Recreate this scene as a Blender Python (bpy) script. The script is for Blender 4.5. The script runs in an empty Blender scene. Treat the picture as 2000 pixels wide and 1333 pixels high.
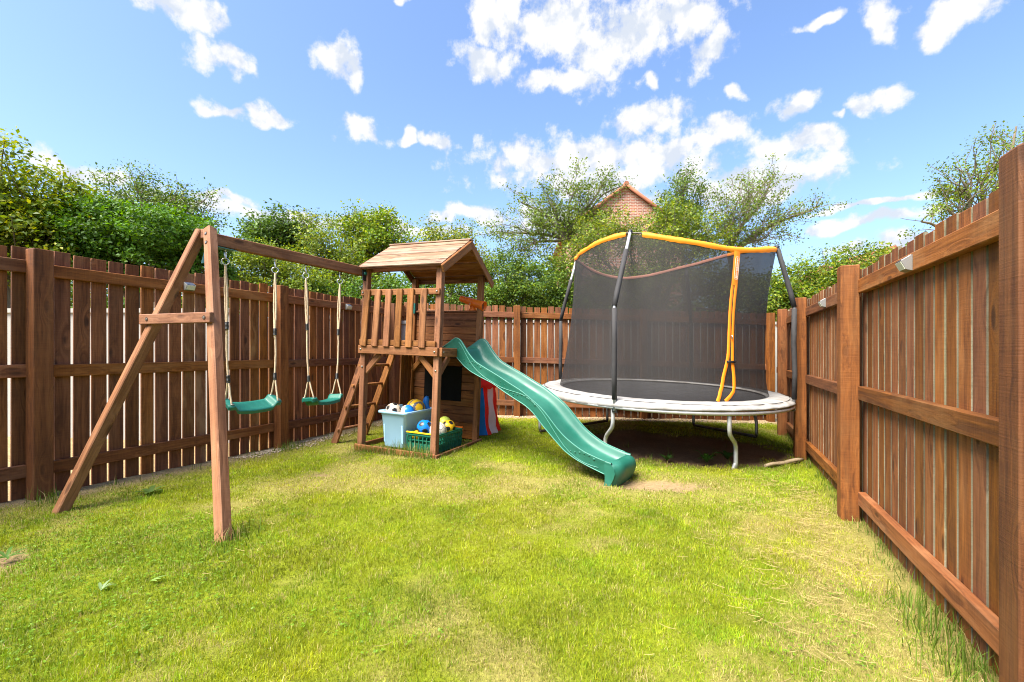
import bpy, bmesh, math, random
import numpy as np
from mathutils import Vector, Matrix, Euler

# ------------------------------------------------------------------ camera, sky, sun, exposure
sc = bpy.context.scene
COL = sc.collection
R = math.radians
EYE = 1.16                      # lens height above the lawn
F = 889.0                       # focal length in photo pixels (2000 wide)
HOR = 686.5

cam_d = bpy.data.cameras.new('camera')
cam = bpy.data.objects.new('camera', cam_d)
COL.objects.link(cam)
cam_d.sensor_width = 36.0
cam_d.lens = F / 2000.0 * 36.0
cam_d.shift_y = (HOR - 666.5) / 2000.0
cam_d.clip_start = 0.05
cam_d.clip_end = 3000.0
cam.location = (0, 0, EYE)
cam.rotation_euler = (R(90), 0, 0)
sc.camera = cam

SUN_EL, SUN_AZ = 57.0, 230.0    # azimuth clockwise from +Y
world = bpy.data.worlds.new('World')
sc.world = world
world.use_nodes = True
sun_d = bpy.data.lights.new('sun', 'SUN')
sun_d.energy = 4.0
sun_d.angle = R(38)
sun_d.color = (1.0, 0.94, 0.83)
sun = bpy.data.objects.new('sun', sun_d)
COL.objects.link(sun)
sd = Vector((math.sin(R(SUN_AZ)) * math.cos(R(SUN_EL)), math.cos(R(SUN_AZ)) * math.cos(R(SUN_EL)), math.sin(R(SUN_EL))))
sun.rotation_euler = sd.to_track_quat('Z', 'Y').to_euler()
sun.location = (0, 0, 30)

sc.view_settings.view_transform = 'Standard'
sc.view_settings.look = 'None'
sc.view_settings.gamma = 1.0
sc.view_settings.use_curve_mapping = False
sc.view_settings.exposure = 1.93
SKY_STRENGTH = 0.088
CLOUD_STRENGTH = 0.275

sc.cycles.max_bounces = 4
sc.cycles.diffuse_bounces = 3
sc.cycles.glossy_bounces = 2
sc.cycles.transmission_bounces = 3
sc.cycles.transparent_max_bounces = 8
world.cycles.sampling_method = 'NONE'
sc.cycles.filter_width = 1.05
sc.cycles.caustics_reflective = False
sc.cycles.caustics_refractive = False

def az_el(px, py):
    dx = px - 1000.0
    return math.atan2(dx, F), math.atan2(HOR - py, math.hypot(F, dx))

def build_world():
    nt = world.node_tree
    nt.nodes.clear()
    N, L = nt.nodes.new, nt.links.new
    def m(op, a, b=None, c=None):
        n = N('ShaderNodeMath'); n.operation = op
        for i, v in enumerate((a, b, c)):
            if v is None: continue
            if isinstance(v, (int, float)): n.inputs[i].default_value = v
            else: L(v, n.inputs[i])
        return n.outputs[0]
    def vm(op, a, b):
        n = N('ShaderNodeVectorMath'); n.operation = op
        for i, v in enumerate((a, b)):
            if isinstance(v, (tuple, list)): n.inputs[i].default_value = v
            else: L(v, n.inputs[i])
        return n
    sky = N('ShaderNodeTexSky'); sky.sky_type = 'NISHITA'; sky.sun_disc = False
    sky.sun_elevation = R(SUN_EL); sky.sun_rotation = R(SUN_AZ)
    sky.air_density = 1.0; sky.dust_density = 2.2; sky.ozone_density = 4.0; sky.altitude = 50
    tc = N('ShaderNodeTexCoord')
    sep = N('ShaderNodeSeparateXYZ'); L(tc.outputs['Generated'], sep.inputs[0])
    az = m('ARCTAN2', sep.outputs[0], sep.outputs[1])
    el = m('ARCSINE', sep.outputs[2])
    comb = N('ShaderNodeCombineXYZ'); L(az, comb.inputs[0]); L(el, comb.inputs[1])
    # fine ragged edges
    def noise(scale, detail, rough, vec, w=0.0):
        n = N('ShaderNodeTexNoise'); n.noise_dimensions = '3D'
        n.inputs['Scale'].default_value = scale; n.inputs['Detail'].default_value = detail
        n.inputs['Roughness'].default_value = rough
        n.inputs['Distortion'].default_value = w
        L(vec, n.inputs['Vector'])
        return n
    n1 = noise(19.0, 7.0, 0.62, comb.outputs[0])
    upv = vm('ADD', comb.outputs[0], (-0.010, 0.022, 0.0))
    n1u = noise(17.0, 3.0, 0.54, upv.outputs[0])
    n2 = noise(11.0, 2.0, 0.6, comb.outputs[0])
    warp = vm('SUBTRACT', n2.outputs['Color'], (0.5, 0.5, 0.5))
    warp = vm('MULTIPLY', warp.outputs[0], (0.15, 0.085, 0.0))
    pos = vm('ADD', comb.outputs[0], warp.outputs[0])
    clouds = [(345,12,105,40),(415,108,62,36),(440,130,42,28),(658,118,44,44),(785,8,14,12),(450,225,50,14),(530,234,50,16),
              (712,262,42,20),(850,270,32,21),(795,270,18,11),(975,40,60,70),(955,120,70,34),(1090,60,120,70),(1240,55,140,70),
              (1390,95,46,42),(1330,50,80,60),(1100,165,95,30),(1150,125,70,40),(1262,155,22,15),(1270,232,95,34),(1390,262,80,32),
              (1100,310,190,46),(1280,305,150,46),(1190,345,230,36),(1570,285,80,36),(1510,300,50,26),(1440,188,25,16),(1568,198,42,28),(1705,190,55,30),
              (1650,222,16,10),(1712,45,48,36),(1590,48,46,12),(1830,38,46,36),(1900,12,85,26),(130,325,100,24),(220,335,60,22),
              (930,412,95,15),(1470,365,170,44),(640,430,420,16),(1850,470,260,30),(1690,396,110,9),(1680,432,130,13),(1180,430,240,40),(430,385,80,12)]
    acc = None
    for px, py, rx, ry in clouds:
        a0, e0 = az_el(px, py)
        a1, _ = az_el(px + rx, py); a2, _ = az_el(px - rx, py)
        _, e1 = az_el(px, py - ry); _, e2 = az_el(px, py + ry)
        wa = max((a1 - a2) / 2, 0.004) * 1.12; we = max((e1 - e2) / 2, 0.004) * 1.12
        s = N('ShaderNodeVectorMath'); s.operation = 'MULTIPLY_ADD'; L(pos.outputs[0], s.inputs[0])
        s.inputs[1].default_value = (1 / wa, 1 / we, 0); s.inputs[2].default_value = (-a0 / wa, -e0 / we, 0)
        ln = N('ShaderNodeVectorMath'); ln.operation = 'LENGTH'; L(s.outputs[0], ln.inputs[0])
        acc = ln.outputs['Value'] if acc is None else m('MINIMUM', acc, ln.outputs['Value'])
    acc = m('MAXIMUM', m('SUBTRACT', 1.0, acc), -0.9)
    edge = m('MULTIPLY', m('SUBTRACT', n1.outputs['Fac'], 0.5), 3.0)
    val = m('ADD', m('MULTIPLY', acc, 1.15), edge)
    # the same broken cumulus goes on outside the frame
    n3 = noise(3.2, 3.0, 0.58, tc.outputs['Generated'])
    out_az = m('MULTIPLY', m('SUBTRACT', m('ABSOLUTE', az), 0.92), 5.0)
    out_el = m('MULTIPLY', m('SUBTRACT', el, 0.72), 5.0)
    outside = m('MINIMUM', m('MAXIMUM', m('MAXIMUM', out_az, out_el), 0.0), 1.0)
    gen = m('MULTIPLY', m('SUBTRACT', n3.outputs['Fac'], 0.56), 6.0)
    gen = m('SUBTRACT', m('MULTIPLY', m('ADD', gen, 1.0), outside), 1.0)
    val = m('MAXIMUM', val, gen)
    mr = N('ShaderNodeMapRange'); mr.interpolation_type = 'SMOOTHSTEP'
    L(val, mr.inputs['Value'])
    mr.inputs['From Min'].default_value = -0.10; mr.inputs['From Max'].default_value = 0.62
    mr.inputs['To Max'].default_value = 0.96
    above = m('MINIMUM', m('MAXIMUM', m('MULTIPLY', m('ADD', el, 0.0), 25.0), 0.0), 1.0)
    mask = m('MULTIPLY', mr.outputs[0], above)
    # cloud shading painted in: greyer where the noise above is denser
    ramp = N('ShaderNodeValToRGB')
    ramp.color_ramp.elements[0].position = 0.25; ramp.color_ramp.elements[0].color = (0.74, 0.80, 0.90, 1)
    ramp.color_ramp.elements[1].position = 0.62; ramp.color_ramp.elements[1].color = (1.0, 1.0, 1.0, 1)
    L(m('ADD', m('MULTIPLY', m('SUBTRACT', n1.outputs['Fac'], n1u.outputs['Fac']), 2.6), 0.55), ramp.inputs[0])
    tint = N('ShaderNodeMix'); tint.data_type = 'RGBA'; tint.blend_type = 'MULTIPLY'; tint.inputs[0].default_value = 1.0; L(sky.outputs[0], tint.inputs[6]); tint.inputs[7].default_value = (.95, .985, 1.05, 1)
    b1 = N('ShaderNodeBackground'); L(tint.outputs[2], b1.inputs[0]); b1.inputs[1].default_value = SKY_STRENGTH
    b2 = N('ShaderNodeBackground'); L(ramp.outputs[0], b2.inputs[0]); b2.inputs[1].default_value = CLOUD_STRENGTH
    mix = N('ShaderNodeMixShader'); L(mask, mix.inputs[0]); L(b1.outputs[0], mix.inputs[1]); L(b2.outputs[0], mix.inputs[2])
    o = N('ShaderNodeOutputWorld'); L(mix.outputs[0], o.inputs[0])
build_world()

# ------------------------------------------------------------------ helpers
rng = np.random.default_rng(7)
random.seed(7)
WORLD = {}

def at(px, py, Y):
    """a point seen at photo pixel (px, py) that stands Y metres ahead"""
    return Vector(((px - 1000.0) / F * Y, Y, EYE + (HOR - py) / F * Y))

def gz(x, y):
    """height of the sloping lawn"""
    x = np.asarray(x, float); y = np.asarray(y, float)
    xc = np.clip(x, -7, 7); yc = np.clip(y, -2, 9)
    z = -0.022 * xc + 0.009 * yc
    t = np.clip((yc - 5.8) / 1.7, 0, 1)
    z = z + 0.03 * t * t * (3 - 2 * t)
    z = z - 0.035 * np.exp(-((x + 2.6) ** 2 + (y - 5.0) ** 2) / 1.4)
    return z
def g(x, y): return float(gz(x, y))

def tag(o, label=None, cat=None, group=None, kind=None):
    if label: o['label'] = label
    if cat: o['category'] = cat
    if group: o['group'] = group
    if kind: o['kind'] = kind
    return o

def link(o, parent=None, M=None):
    M = Matrix.Identity(4) if M is None else M
    COL.objects.link(o)
    if parent is not None:
        o.parent = parent
        o.matrix_parent_inverse = WORLD[parent.name].inverted()
    o.matrix_basis = M
    WORLD[o.name] = M.copy()
    return o

def thing(name, label, cat, loc=(0, 0, 0), group=None):
    o = bpy.data.objects.new(name, None)
    o.empty_display_size = 0.1
    link(o, None, Matrix.Translation(loc))
    return tag(o, label, cat, group)

class MB:
    def __init__(self): self.v = []; self.f = []; self.mi = []; self.sm = []
    def add(self, v, f, mi=0, smooth=False):
        b = len(self.v)
        self.v += [tuple(p) for p in v]
        self.f += [tuple(i + b for i in q) for q in f]
        self.mi += [mi] * len(f); self.sm += [smooth] * len(f)
        return self
    def box(self, c, s, M=None, mi=0):
        x, y, z = s[0] / 2, s[1] / 2, s[2] / 2
        v = [Vector((a * x, b * y, d * z)) for a in (-1, 1) for b in (-1, 1) for d in (-1, 1)]
        v = [(M @ p if M else p) + Vector(c) for p in v]
        return self.add(v, [(0, 1, 3, 2), (4, 6, 7, 5), (0, 4, 5, 1), (2, 3, 7, 6), (0, 2, 6, 4), (1, 5, 7, 3)], mi)
    def tube(self, pts, r, n=8, mi=0, caps=True, closed=False):
        pts = [Vector(p) for p in pts]; k = len(pts)
        rs = r if isinstance(r, (list, tuple, np.ndarray)) else [r] * k
        v = []; up = Vector((0, 0, 1)); prev = None
        for i, p in enumerate(pts):
            if closed: d = pts[(i + 1) % k] - pts[i - 1]
            else: d = pts[min(i + 1, k - 1)] - pts[max(i - 1, 0)]
            if d.length < 1e-9: d = Vector((0, 0, 1))
            d.normalize()
            if prev is None:
                a = d.orthogonal().normalized()
            else:
                a = prev - d * prev.dot(d)
                if a.length < 1e-6: a = d.orthogonal()
                a.normalize()
            prev = a; b = d.cross(a)
            for j in range(n):
                t = 2 * math.pi * j / n
                v.append(p + (a * math.cos(t) + b * math.sin(t)) * rs[i])
        f = []
        for i in range(k if closed else k - 1):
            i2 = (i + 1) % k
            for j in range(n):
                j2 = (j + 1) % n
                f.append((i * n + j, i * n + j2, i2 * n + j2, i2 * n + j))
        self.add(v, f, mi, True)
        if caps and not closed:
            b0 = len(self.v) - len(v)
            self.f.append(tuple(b0 + j for j in reversed(range(n)))); self.mi.append(mi); self.sm.append(False)
            self.f.append(tuple(b0 + (k - 1) * n + j for j in range(n))); self.mi.append(mi); self.sm.append(False)
        return self
    def grid(self, rows, mi=0, smooth=True, close_u=False):
        nr = len(rows); nc = len(rows[0]); v = [p for r in rows for p in r]; f = []
        for i in range(nr - 1):
            for j in range(nc if close_u else nc - 1):
                j2 = (j + 1) % nc
                f.append((i * nc + j, i * nc + j2, (i + 1) * nc + j2, (i + 1) * nc + j))
        return self.add(v, f, mi, smooth)
    def lathe(self, prof, n=20, M=None, mi=0, smooth=True):
        rows = []
        for r, z in prof:
            row = [Vector((r * math.cos(2 * math.pi * j / n), r * math.sin(2 * math.pi * j / n), z)) for j in range(n)]
            rows.append([M @ p if M else p for p in row])
        return self.grid(rows, mi, smooth, True)
    def mesh(self, name):
        me = bpy.data.meshes.new(name)
        me.from_pydata(self.v, [], self.f)
        me.polygons.foreach_set('material_index', self.mi)
        me.polygons.foreach_set('use_smooth', self.sm)
        me.update()
        return me
    def build(self, name, mats, parent=None, M=None):
        me = self.mesh(name)
        for mt in (mats if isinstance(mats, (list, tuple)) else [mats]): me.materials.append(mt)
        return link(bpy.data.objects.new(name, me), parent, M)

_pl = {}
def plank_mesh(L, w, h, mat, ch, edge=None):
    L = round(L, 2)
    key = (L, round(w, 4), round(h, 4), mat.name, ch, edge.name if edge else '')
    if key in _pl: return _pl[key]
    c = min(ch, w * .3, h * .3); W, H = w / 2, h / 2
    ring = [(-W + c, -H), (W - c, -H), (W, -H + c), (W, H - c), (W - c, H), (-W + c, H), (-W, H - c), (-W, -H + c)]
    v = []
    for x, k in ((0, .75), (c, 1), (L - c, 1), (L, .75)):
        for a, b in ring:
            if k < 1: a = a - math.copysign(c * .6, a); b = b - math.copysign(c * .6, b)
            v.append((x, a, b))
    f = []
    for i in range(3):
        for j in range(8): f.append((i * 8 + j, i * 8 + (j + 1) % 8, (i + 1) * 8 + (j + 1) % 8, (i + 1) * 8 + j))
    f.append(tuple(reversed(range(8)))); f.append(tuple(range(24, 32)))
    # faces wound outward
    f = [tuple(reversed(q)) for q in f]
    me = bpy.data.meshes.new('plank'); me.from_pydata(v, [], f); me.update()
    bm = bmesh.new(); bm.from_mesh(me); bmesh.ops.recalc_face_normals(bm, faces=bm.faces); bm.to_mesh(me); bm.free()
    me.materials.append(mat)
    if edge:
        me.materials.append(edge)
        for p in me.polygons:
            if abs(p.normal.y) > .9: p.material_index = 1
    _pl[key] = me
    return me
def frame(p0, p1, up=(0, 0, 1)):
    p0 = Vector(p0); x = (Vector(p1) - p0).normalized()
    up = Vector(up)
    if abs(x.dot(up.normalized())) > .995: up = Vector((0, 1, 0))
    z = (up - x * up.dot(x)).normalized(); y = z.cross(x)
    return Matrix(((x.x, y.x, z.x, p0.x), (x.y, y.y, z.y, p0.y), (x.z, y.z, z.z, p0.z), (0, 0, 0, 1)))
def plank(name, p0, p1, w, h, mat, parent, up=(0, 0, 1), ch=.004, T=None, edge=None):
    """a timber from p0 to p1: w across, h along up; its own grain runs along local X"""
    M = frame(p0, p1, up)
    if T is not None: M = T @ M
    L = (Vector(p1) - Vector(p0)).length
    o = bpy.data.objects.new(name, plank_mesh(L, w, h, mat, ch, edge))
    return link(o, parent, M)

# value noise for scattering
def vnoise(x, y, s, seed=0):
    r = np.random.default_rng(seed).random((64, 64))
    X = np.asarray(x) / s + 1000; Y = np.asarray(y) / s + 1000
    i = np.floor(X).astype(int); j = np.floor(Y).astype(int); fx = X - i; fy = Y - j
    fx = fx * fx * (3 - 2 * fx); fy = fy * fy * (3 - 2 * fy)
    A = r[i % 64, j % 64]; B = r[(i + 1) % 64, j % 64]; C = r[i % 64, (j + 1) % 64]; D = r[(i + 1) % 64, (j + 1) % 64]
    return (A * (1 - fx) + B * fx) * (1 - fy) + (C * (1 - fx) + D * fx) * fy
def fbm(x, y, s, seed=0):
    return vnoise(x, y, s, seed) * .5 + vnoise(x, y, s * .45, seed + 1) * .3 + vnoise(x, y, s * .2, seed + 2) * .2
def sstep(a, b, x):
    t = np.clip((x - a) / (b - a), 0, 1); return t * t * (3 - 2 * t)

# ------------------------------------------------------------------ materials
def new_mat(name):
    m = bpy.data.materials.new(name); m.use_nodes = True
    nt = m.node_tree; nt.nodes.clear()
    o = nt.nodes.new('ShaderNodeOutputMaterial'); b = nt.nodes.new('ShaderNodeBsdfPrincipled')
    nt.links.new(b.outputs[0], o.inputs[0])
    return m, nt, b
def mathn(nt, op, a, b=None, clamp=False):
    n = nt.nodes.new('ShaderNodeMath'); n.operation = op; n.use_clamp = clamp
    for i, v in enumerate((a, b)):
        if v is None: continue
        if isinstance(v, (int, float)): n.inputs[i].default_value = v
        else: nt.links.new(v, n.inputs[i])
    return n.outputs[0]
def mixc(nt, fac, a, b, mode='MIX'):
    n = nt.nodes.new('ShaderNodeMix'); n.data_type = 'RGBA'; n.blend_type = mode
    for i, v in ((0, fac), (6, a), (7, b)):
        if isinstance(v, (int, float)): n.inputs[i].default_value = v
        elif isinstance(v, tuple): n.inputs[i].default_value = v if len(v) == 4 else v + (1,)
        else: nt.links.new(v, n.inputs[i])
    return n.outputs[2]
def tnoise(nt, vec, scale, detail=3, rough=.55, dist=0.0):
    n = nt.nodes.new('ShaderNodeTexNoise')
    n.inputs['Scale'].default_value = scale; n.inputs['Detail'].default_value = detail
    n.inputs['Roughness'].default_value = rough; n.inputs['Distortion'].default_value = dist
    if vec is not None: nt.links.new(vec, n.inputs['Vector'])
    return n.outputs['Fac']
def maprange(nt, v, a, b, c=0.0, d=1.0):
    n = nt.nodes.new('ShaderNodeMapRange'); nt.links.new(v, n.inputs[0])
    for i, k in enumerate((a, b, c, d)): n.inputs[i + 1].default_value = k
    return n.outputs[0]
def vecmul(nt, vec, s):
    n = nt.nodes.new('ShaderNodeVectorMath'); n.operation = 'MULTIPLY'; nt.links.new(vec, n.inputs[0]); n.inputs[1].default_value = s
    return n.outputs[0]
def bump(nt, b, h, strength, dist=.01):
    n = nt.nodes.new('ShaderNodeBump'); n.inputs['Strength'].default_value = strength; n.inputs['Distance'].default_value = dist
    nt.links.new(h, n.inputs['Height']); nt.links.new(n.outputs[0], b.inputs['Normal'])

def wood(name, dark, mid, light, weather=0.25, wcol=(0.30, 0.19, 0.10), rough=.72, knots=.8, saw=.35, vary=.35):
    m, nt, b = new_mat(name)
    tc = nt.nodes.new('ShaderNodeTexCoord'); oi = nt.nodes.new('ShaderNodeObjectInfo')
    off = nt.nodes.new('ShaderNodeVectorMath'); off.operation = 'SCALE'; off.inputs[0].default_value = (37.0, 19.0, 53.0)
    nt.links.new(oi.outputs['Random'], off.inputs['Scale'])
    ad = nt.nodes.new('ShaderNodeVectorMath'); nt.links.new(tc.outputs['Object'], ad.inputs[0]); nt.links.new(off.outputs[0], ad.inputs[1])
    P = ad.outputs[0]
    # knots bend the grain round them
    vo = nt.nodes.new('ShaderNodeTexVoronoi'); vo.inputs['Scale'].default_value = 1.0
    nt.links.new(vecmul(nt, P, (3.0, 9.0, 9.0)), vo.inputs['Vector'])
    kd = vo.outputs['Distance']
    knot = maprange(nt, kd, .09, .17, 1.0, 0.0)
    halo = maprange(nt, kd, .05, .45, 1.0, 0.0)
    gv = nt.nodes.new('ShaderNodeCombineXYZ')
    nt.links.new(mathn(nt, 'MULTIPLY', halo, .25), gv.inputs[1])
    gadd = nt.nodes.new('ShaderNodeVectorMath'); nt.links.new(vecmul(nt, P, (1.6, 34.0, 34.0)), gadd.inputs[0])
    sc2 = nt.nodes.new('ShaderNodeVectorMath'); sc2.operation = 'SCALE'; sc2.inputs['Scale'].default_value = 9.0
    nt.links.new(gv.outputs[0], sc2.inputs[0]); nt.links.new(sc2.outputs[0], gadd.inputs[1])
    grain = tnoise(nt, gadd.outputs[0], 1.0, 4, .62, .35)
    fine = tnoise(nt, vecmul(nt, P, (9.0, 160.0, 160.0)), 1.0, 2, .5)
    sawm = tnoise(nt, vecmul(nt, P, (170.0, 5.0, 5.0)), 1.0, 2, .6)
    blot = tnoise(nt, vecmul(nt, P, (2.2, 7.0, 7.0)), 1.0, 4, .6)
    rmp = nt.nodes.new('ShaderNodeValToRGB')
    rmp.color_ramp.elements[0].position = .36; rmp.color_ramp.elements[0].color = dark + (1,)
    rmp.color_ramp.elements[1].position = .66; rmp.color_ramp.elements[1].color = light + (1,)
    e = rmp.color_ramp.elements.new(.5); e.color = mid + (1,)
    gsum = mathn(nt, 'ADD', mathn(nt, 'MULTIPLY', grain, .62), mathn(nt, 'ADD', mathn(nt, 'MULTIPLY', fine, .18), mathn(nt, 'MULTIPLY', sawm, .20 * saw + .05)))
    nt.links.new(gsum, rmp.inputs[0])
    c = rmp.outputs[0]
    wf = maprange(nt, blot, .50, .74, 0.0, weather)
    c = mixc(nt, wf, c, wcol)
    dk = maprange(nt, blot, .28, .44, .55, 0.0)
    c = mixc(nt, dk, c, tuple(k * .62 for k in dark))
    c = mixc(nt, mathn(nt, 'MULTIPLY', knot, knots), c, tuple(k * .38 for k in dark))
    # board to board difference
    br = maprange(nt, oi.outputs['Random'], 0, 1, 1 - vary, 1 + vary * .8)
    hsv = nt.nodes.new('ShaderNodeHueSaturation')
    wn = nt.nodes.new('ShaderNodeTexWhiteNoise'); wn.noise_dimensions = '1D'; nt.links.new(oi.outputs['Random'], wn.inputs['W'])
    nt.links.new(maprange(nt, wn.outputs['Value'], 0, 1, .497, .506), hsv.inputs['Hue'])
    nt.links.new(maprange(nt, wn.outputs['Value'], 0, 1, .93, 1.07), hsv.inputs['Saturation'])
    nt.links.new(br, hsv.inputs['Value']); nt.links.new(c, hsv.inputs['Color'])
    nt.links.new(hsv.outputs[0], b.inputs['Base Color'])
    nt.links.new(maprange(nt, grain, .3, .7, rough + .1, rough - .12), b.inputs['Roughness'])
    b.inputs['Specular IOR Level'].default_value = .35
    hs = mathn(nt, 'ADD', mathn(nt, 'MULTIPLY', grain, .8), mathn(nt, 'ADD', mathn(nt, 'MULTIPLY', sawm, saw * .6), mathn(nt, 'MULTIPLY', knot, -.4)))
    bump(nt, b, hs, .55, .006)
    return m
M = {}
M['fence'] = wood('stained fence timber', (0.1000, 0.0304, 0.0078), (0.2000, 0.0662, 0.0179), (0.2950, 0.1067, 0.0331), .35, (0.3400, 0.1564, 0.0644), vary=.36)
M['fence_old'] = wood('weathered fence timber', (0.1050, 0.0368, 0.0120), (0.1900, 0.0708, 0.0239), (0.2700, 0.1122, 0.0423), .8, (0.3600, 0.2070, 0.1012))
M['rail'] = wood('stained rail timber', (0.1050, 0.0322, 0.0087), (0.2000, 0.0662, 0.0198), (0.2900, 0.1049, 0.0350), .5, (0.3500, 0.1748, 0.0782))
M['post'] = wood('stained post timber', (0.0820, 0.0248, 0.0069), (0.1650, 0.0534, 0.0152), (0.2450, 0.0856, 0.0267), .35, (0.2900, 0.1334, 0.0506), saw=.45, knots=.45)
M['pale_board'] = wood('bare grey backing board', (.12, .105, .065), (.24, .215, .15), (.34, .31, .23), .4, (.22, .23, .13), knots=.3)
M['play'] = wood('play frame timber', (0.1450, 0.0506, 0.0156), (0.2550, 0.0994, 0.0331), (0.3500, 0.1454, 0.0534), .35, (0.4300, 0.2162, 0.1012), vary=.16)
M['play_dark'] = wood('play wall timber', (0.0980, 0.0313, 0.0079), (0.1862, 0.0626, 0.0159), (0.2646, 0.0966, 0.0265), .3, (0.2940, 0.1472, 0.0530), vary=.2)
M['play_roof'] = wood('weathered roof board', (.145, .074, .040), (.24, .139, .082), (.33, .213, .138), .7, (.40, .285, .205), vary=.15)
M['swing_wood'] = wood('swing frame timber', (0.1500, 0.0570, 0.0267), (0.2450, 0.1030, 0.0497), (0.3300, 0.1527, 0.0810), .4, (0.4000, 0.2162, 0.1334), vary=.12)
M['log'] = wood('grey stick', (.2, .14, .08), (.3, .23, .14), (.42, .34, .23), .3, (.4, .35, .25))

def simple(name, col, rough=.5, metal=0.0, var=.0, vscale=8.0, bmp=0.0, bscale=60.0, spec=.5, var_col=None, sss=0.0):
    m, nt, b = new_mat(name)
    tc = nt.nodes.new('ShaderNodeTexCoord')
    if var > 0:
        n = tnoise(nt, tc.outputs['Object'], vscale, 5, .6)
        f = maprange(nt, n, .35, .68, 0.0, var)
        c2 = var_col or tuple(k * .45 for k in col)
        nt.links.new(mixc(nt, f, col, c2), b.inputs['Base Color'])
        nt.links.new(maprange(nt, n, .3, .7, rough - .05, min(rough + .18, 1)), b.inputs['Roughness'])
    else:
        b.inputs['Base Color'].default_value = col + (1,)
        b.inputs['Roughness'].default_value = rough
    b.inputs['Metallic'].default_value = metal
    b.inputs['Specular IOR Level'].default_value = spec
    if bmp > 0: bump(nt, b, tnoise(nt, tc.outputs['Object'], bscale, 4, .6), bmp, .004)
    return m
M['steel'] = simple('galvanised tube', (.50, .51, .52), .42, .45, .5, 14, .1, 80, var_col=(.26, .25, .24))
M['dark_steel'] = simple('dark brown tube', (.10, .085, .07), .45, .5, .5, 10)  # dark brown tone for the rear base tubes and hoop rod
M['foam'] = simple('black foam sleeve', (.020, .019, .020), .75, 0, .5, 20, .3, 90, var_col=(.055, .05, .05))
M['chrome'] = simple('zinc ring', (.66, .65, .62), .28, 1.0)
M['bolt'] = simple('bolt head', (.30, .28, .24), .4, .8)
M['hole'] = simple('dark socket and gap', (.05, .022, .012), .9)  # dark brown for bolt sockets and the added sheet behind board gaps
M['rope'] = simple('hemp rope', (.66, .50, .33), .85, 0, .6, 70, .6, 160, var_col=(.42, .29, .17))
M['green_plastic'] = simple('dark green plastic', (.004, .105, .075), .36, 0, .3, 9, .05, 60, var_col=(.012, .15, .11))
M['slide'] = simple('faded green slide plastic', (.009, .098, .066), .40, 0, .7, 4.5, .04, 25, var_col=(.024, .145, .102))
M['slide_line'] = simple('slide rim plastic', (.06, .23, .175), .45)
M['bracket'] = simple('green steel bracket', (.07, .22, .20), .45, .1, .3, 20)
M['mat'] = simple('woven jumping mat', (.035, .036, .040), .62, 0, .6, 5, .2, 300, var_col=(.07, .07, .075))
M['pad'] = simple('dusty grey safety pad', (.33, .32, .31), .7, 0, .9, 7, 1.0, 15, var_col=(.19, .17, .15))
M['orange'] = simple('orange trim fabric', (.95, .27, .004), .6, 0, .35, 18, .3, 50, var_col=(.75, .18, .006))
M['pink_trim'] = simple('dull pink hem', (.50, .20, .13), .7, 0, .4, 10)  # dull pink for the far part of the hoop sleeve
M['white_print'] = simple('white print', (.85, .80, .72), .6)
M['black_plastic'] = simple('black plastic', (.012, .012, .013), .4)
M['chalk'] = simple('chalkboard', (.005, .005, .005), .85, 0, .35, 7, var_col=(.014, .014, .014), spec=.12)
M['tub'] = simple('pale blue plastic', (.36, .60, .76), .38, 0, .25, 5, .03, 40, var_col=(.24, .47, .66))
M['crate'] = simple('green crate plastic', (.008, .155, .095), .4, 0, .3, 10, var_col=(.02, .09, .06))
M['toy_orange'] = simple('glossy orange plastic', (.98, .24, .025), .28)
M['toy_blue'] = simple('blue toy plastic', (.012, .20, .66), .35)
M['ball_blue'] = simple('shiny blue ball', (.008, .17, .60), .16)
M['ball_white'] = simple('off white ball', (.72, .65, .55), .45, 0, .4, 14, var_col=(.52, .42, .32))
M['ball_cream'] = simple('cream ball', (.74, .62, .48), .5)
M['ball_yellow'] = simple('yellow ball', (.88, .50, .012), .38)
M['ball_black'] = simple('black patch', (.014, .014, .016), .4)
M['ball_lime'] = simple('lime ball', (.62, .72, .10), .4)
M['grey_print'] = simple('grey ball print', (.12, .12, .15), .4)
M['tent_red'] = simple('red tent cloth', (.80, .022, .012), .7, 0, .4, 9, .4, 18, var_col=(.6, .012, .008))
M['tent_blue'] = simple('blue tent cloth', (.006, .17, .52), .65, 0, .5, 7, .5, 14, var_col=(.005, .11, .36))
M['tent_white'] = simple('white tent cloth', (.74, .72, .68), .7, 0, .3, 9, .4, 18, var_col=(.55, .52, .48))
M['lamp_case'] = simple('brushed lamp case', (.27, .265, .25), .38, .5)
M['lamp_panel'] = simple('solar cell', (.05, .06, .085), .22)
M['lamp_lens'] = simple('frosted lens', (.62, .62, .50), .35)
M['stone'] = simple('pale gravel', (.46, .37, .26), .85, 0, .7, 30, .3, 60, var_col=(.36, .27, .18))
M['bark'] = simple('bark', (.105, .078, .052), .9, 0, .7, 12, .7, 40, var_col=(.20, .165, .12))
M['bark_light'] = simple('grey twig bark', (.20, .165, .125), .9, 0, .6, 12, .5, 40, var_col=(.12, .09, .065))
M['render_wall'] = simple('pale rendered wall', (.38, .36, .33), .85, 0, .4, 3, .3, 40, var_col=(.30, .28, .25))
M['old_panel'] = simple('silvered fence panel', (.33, .31, .28), .85, 0, .6, 4, .3, 40, var_col=(.22, .20, .17))

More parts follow.
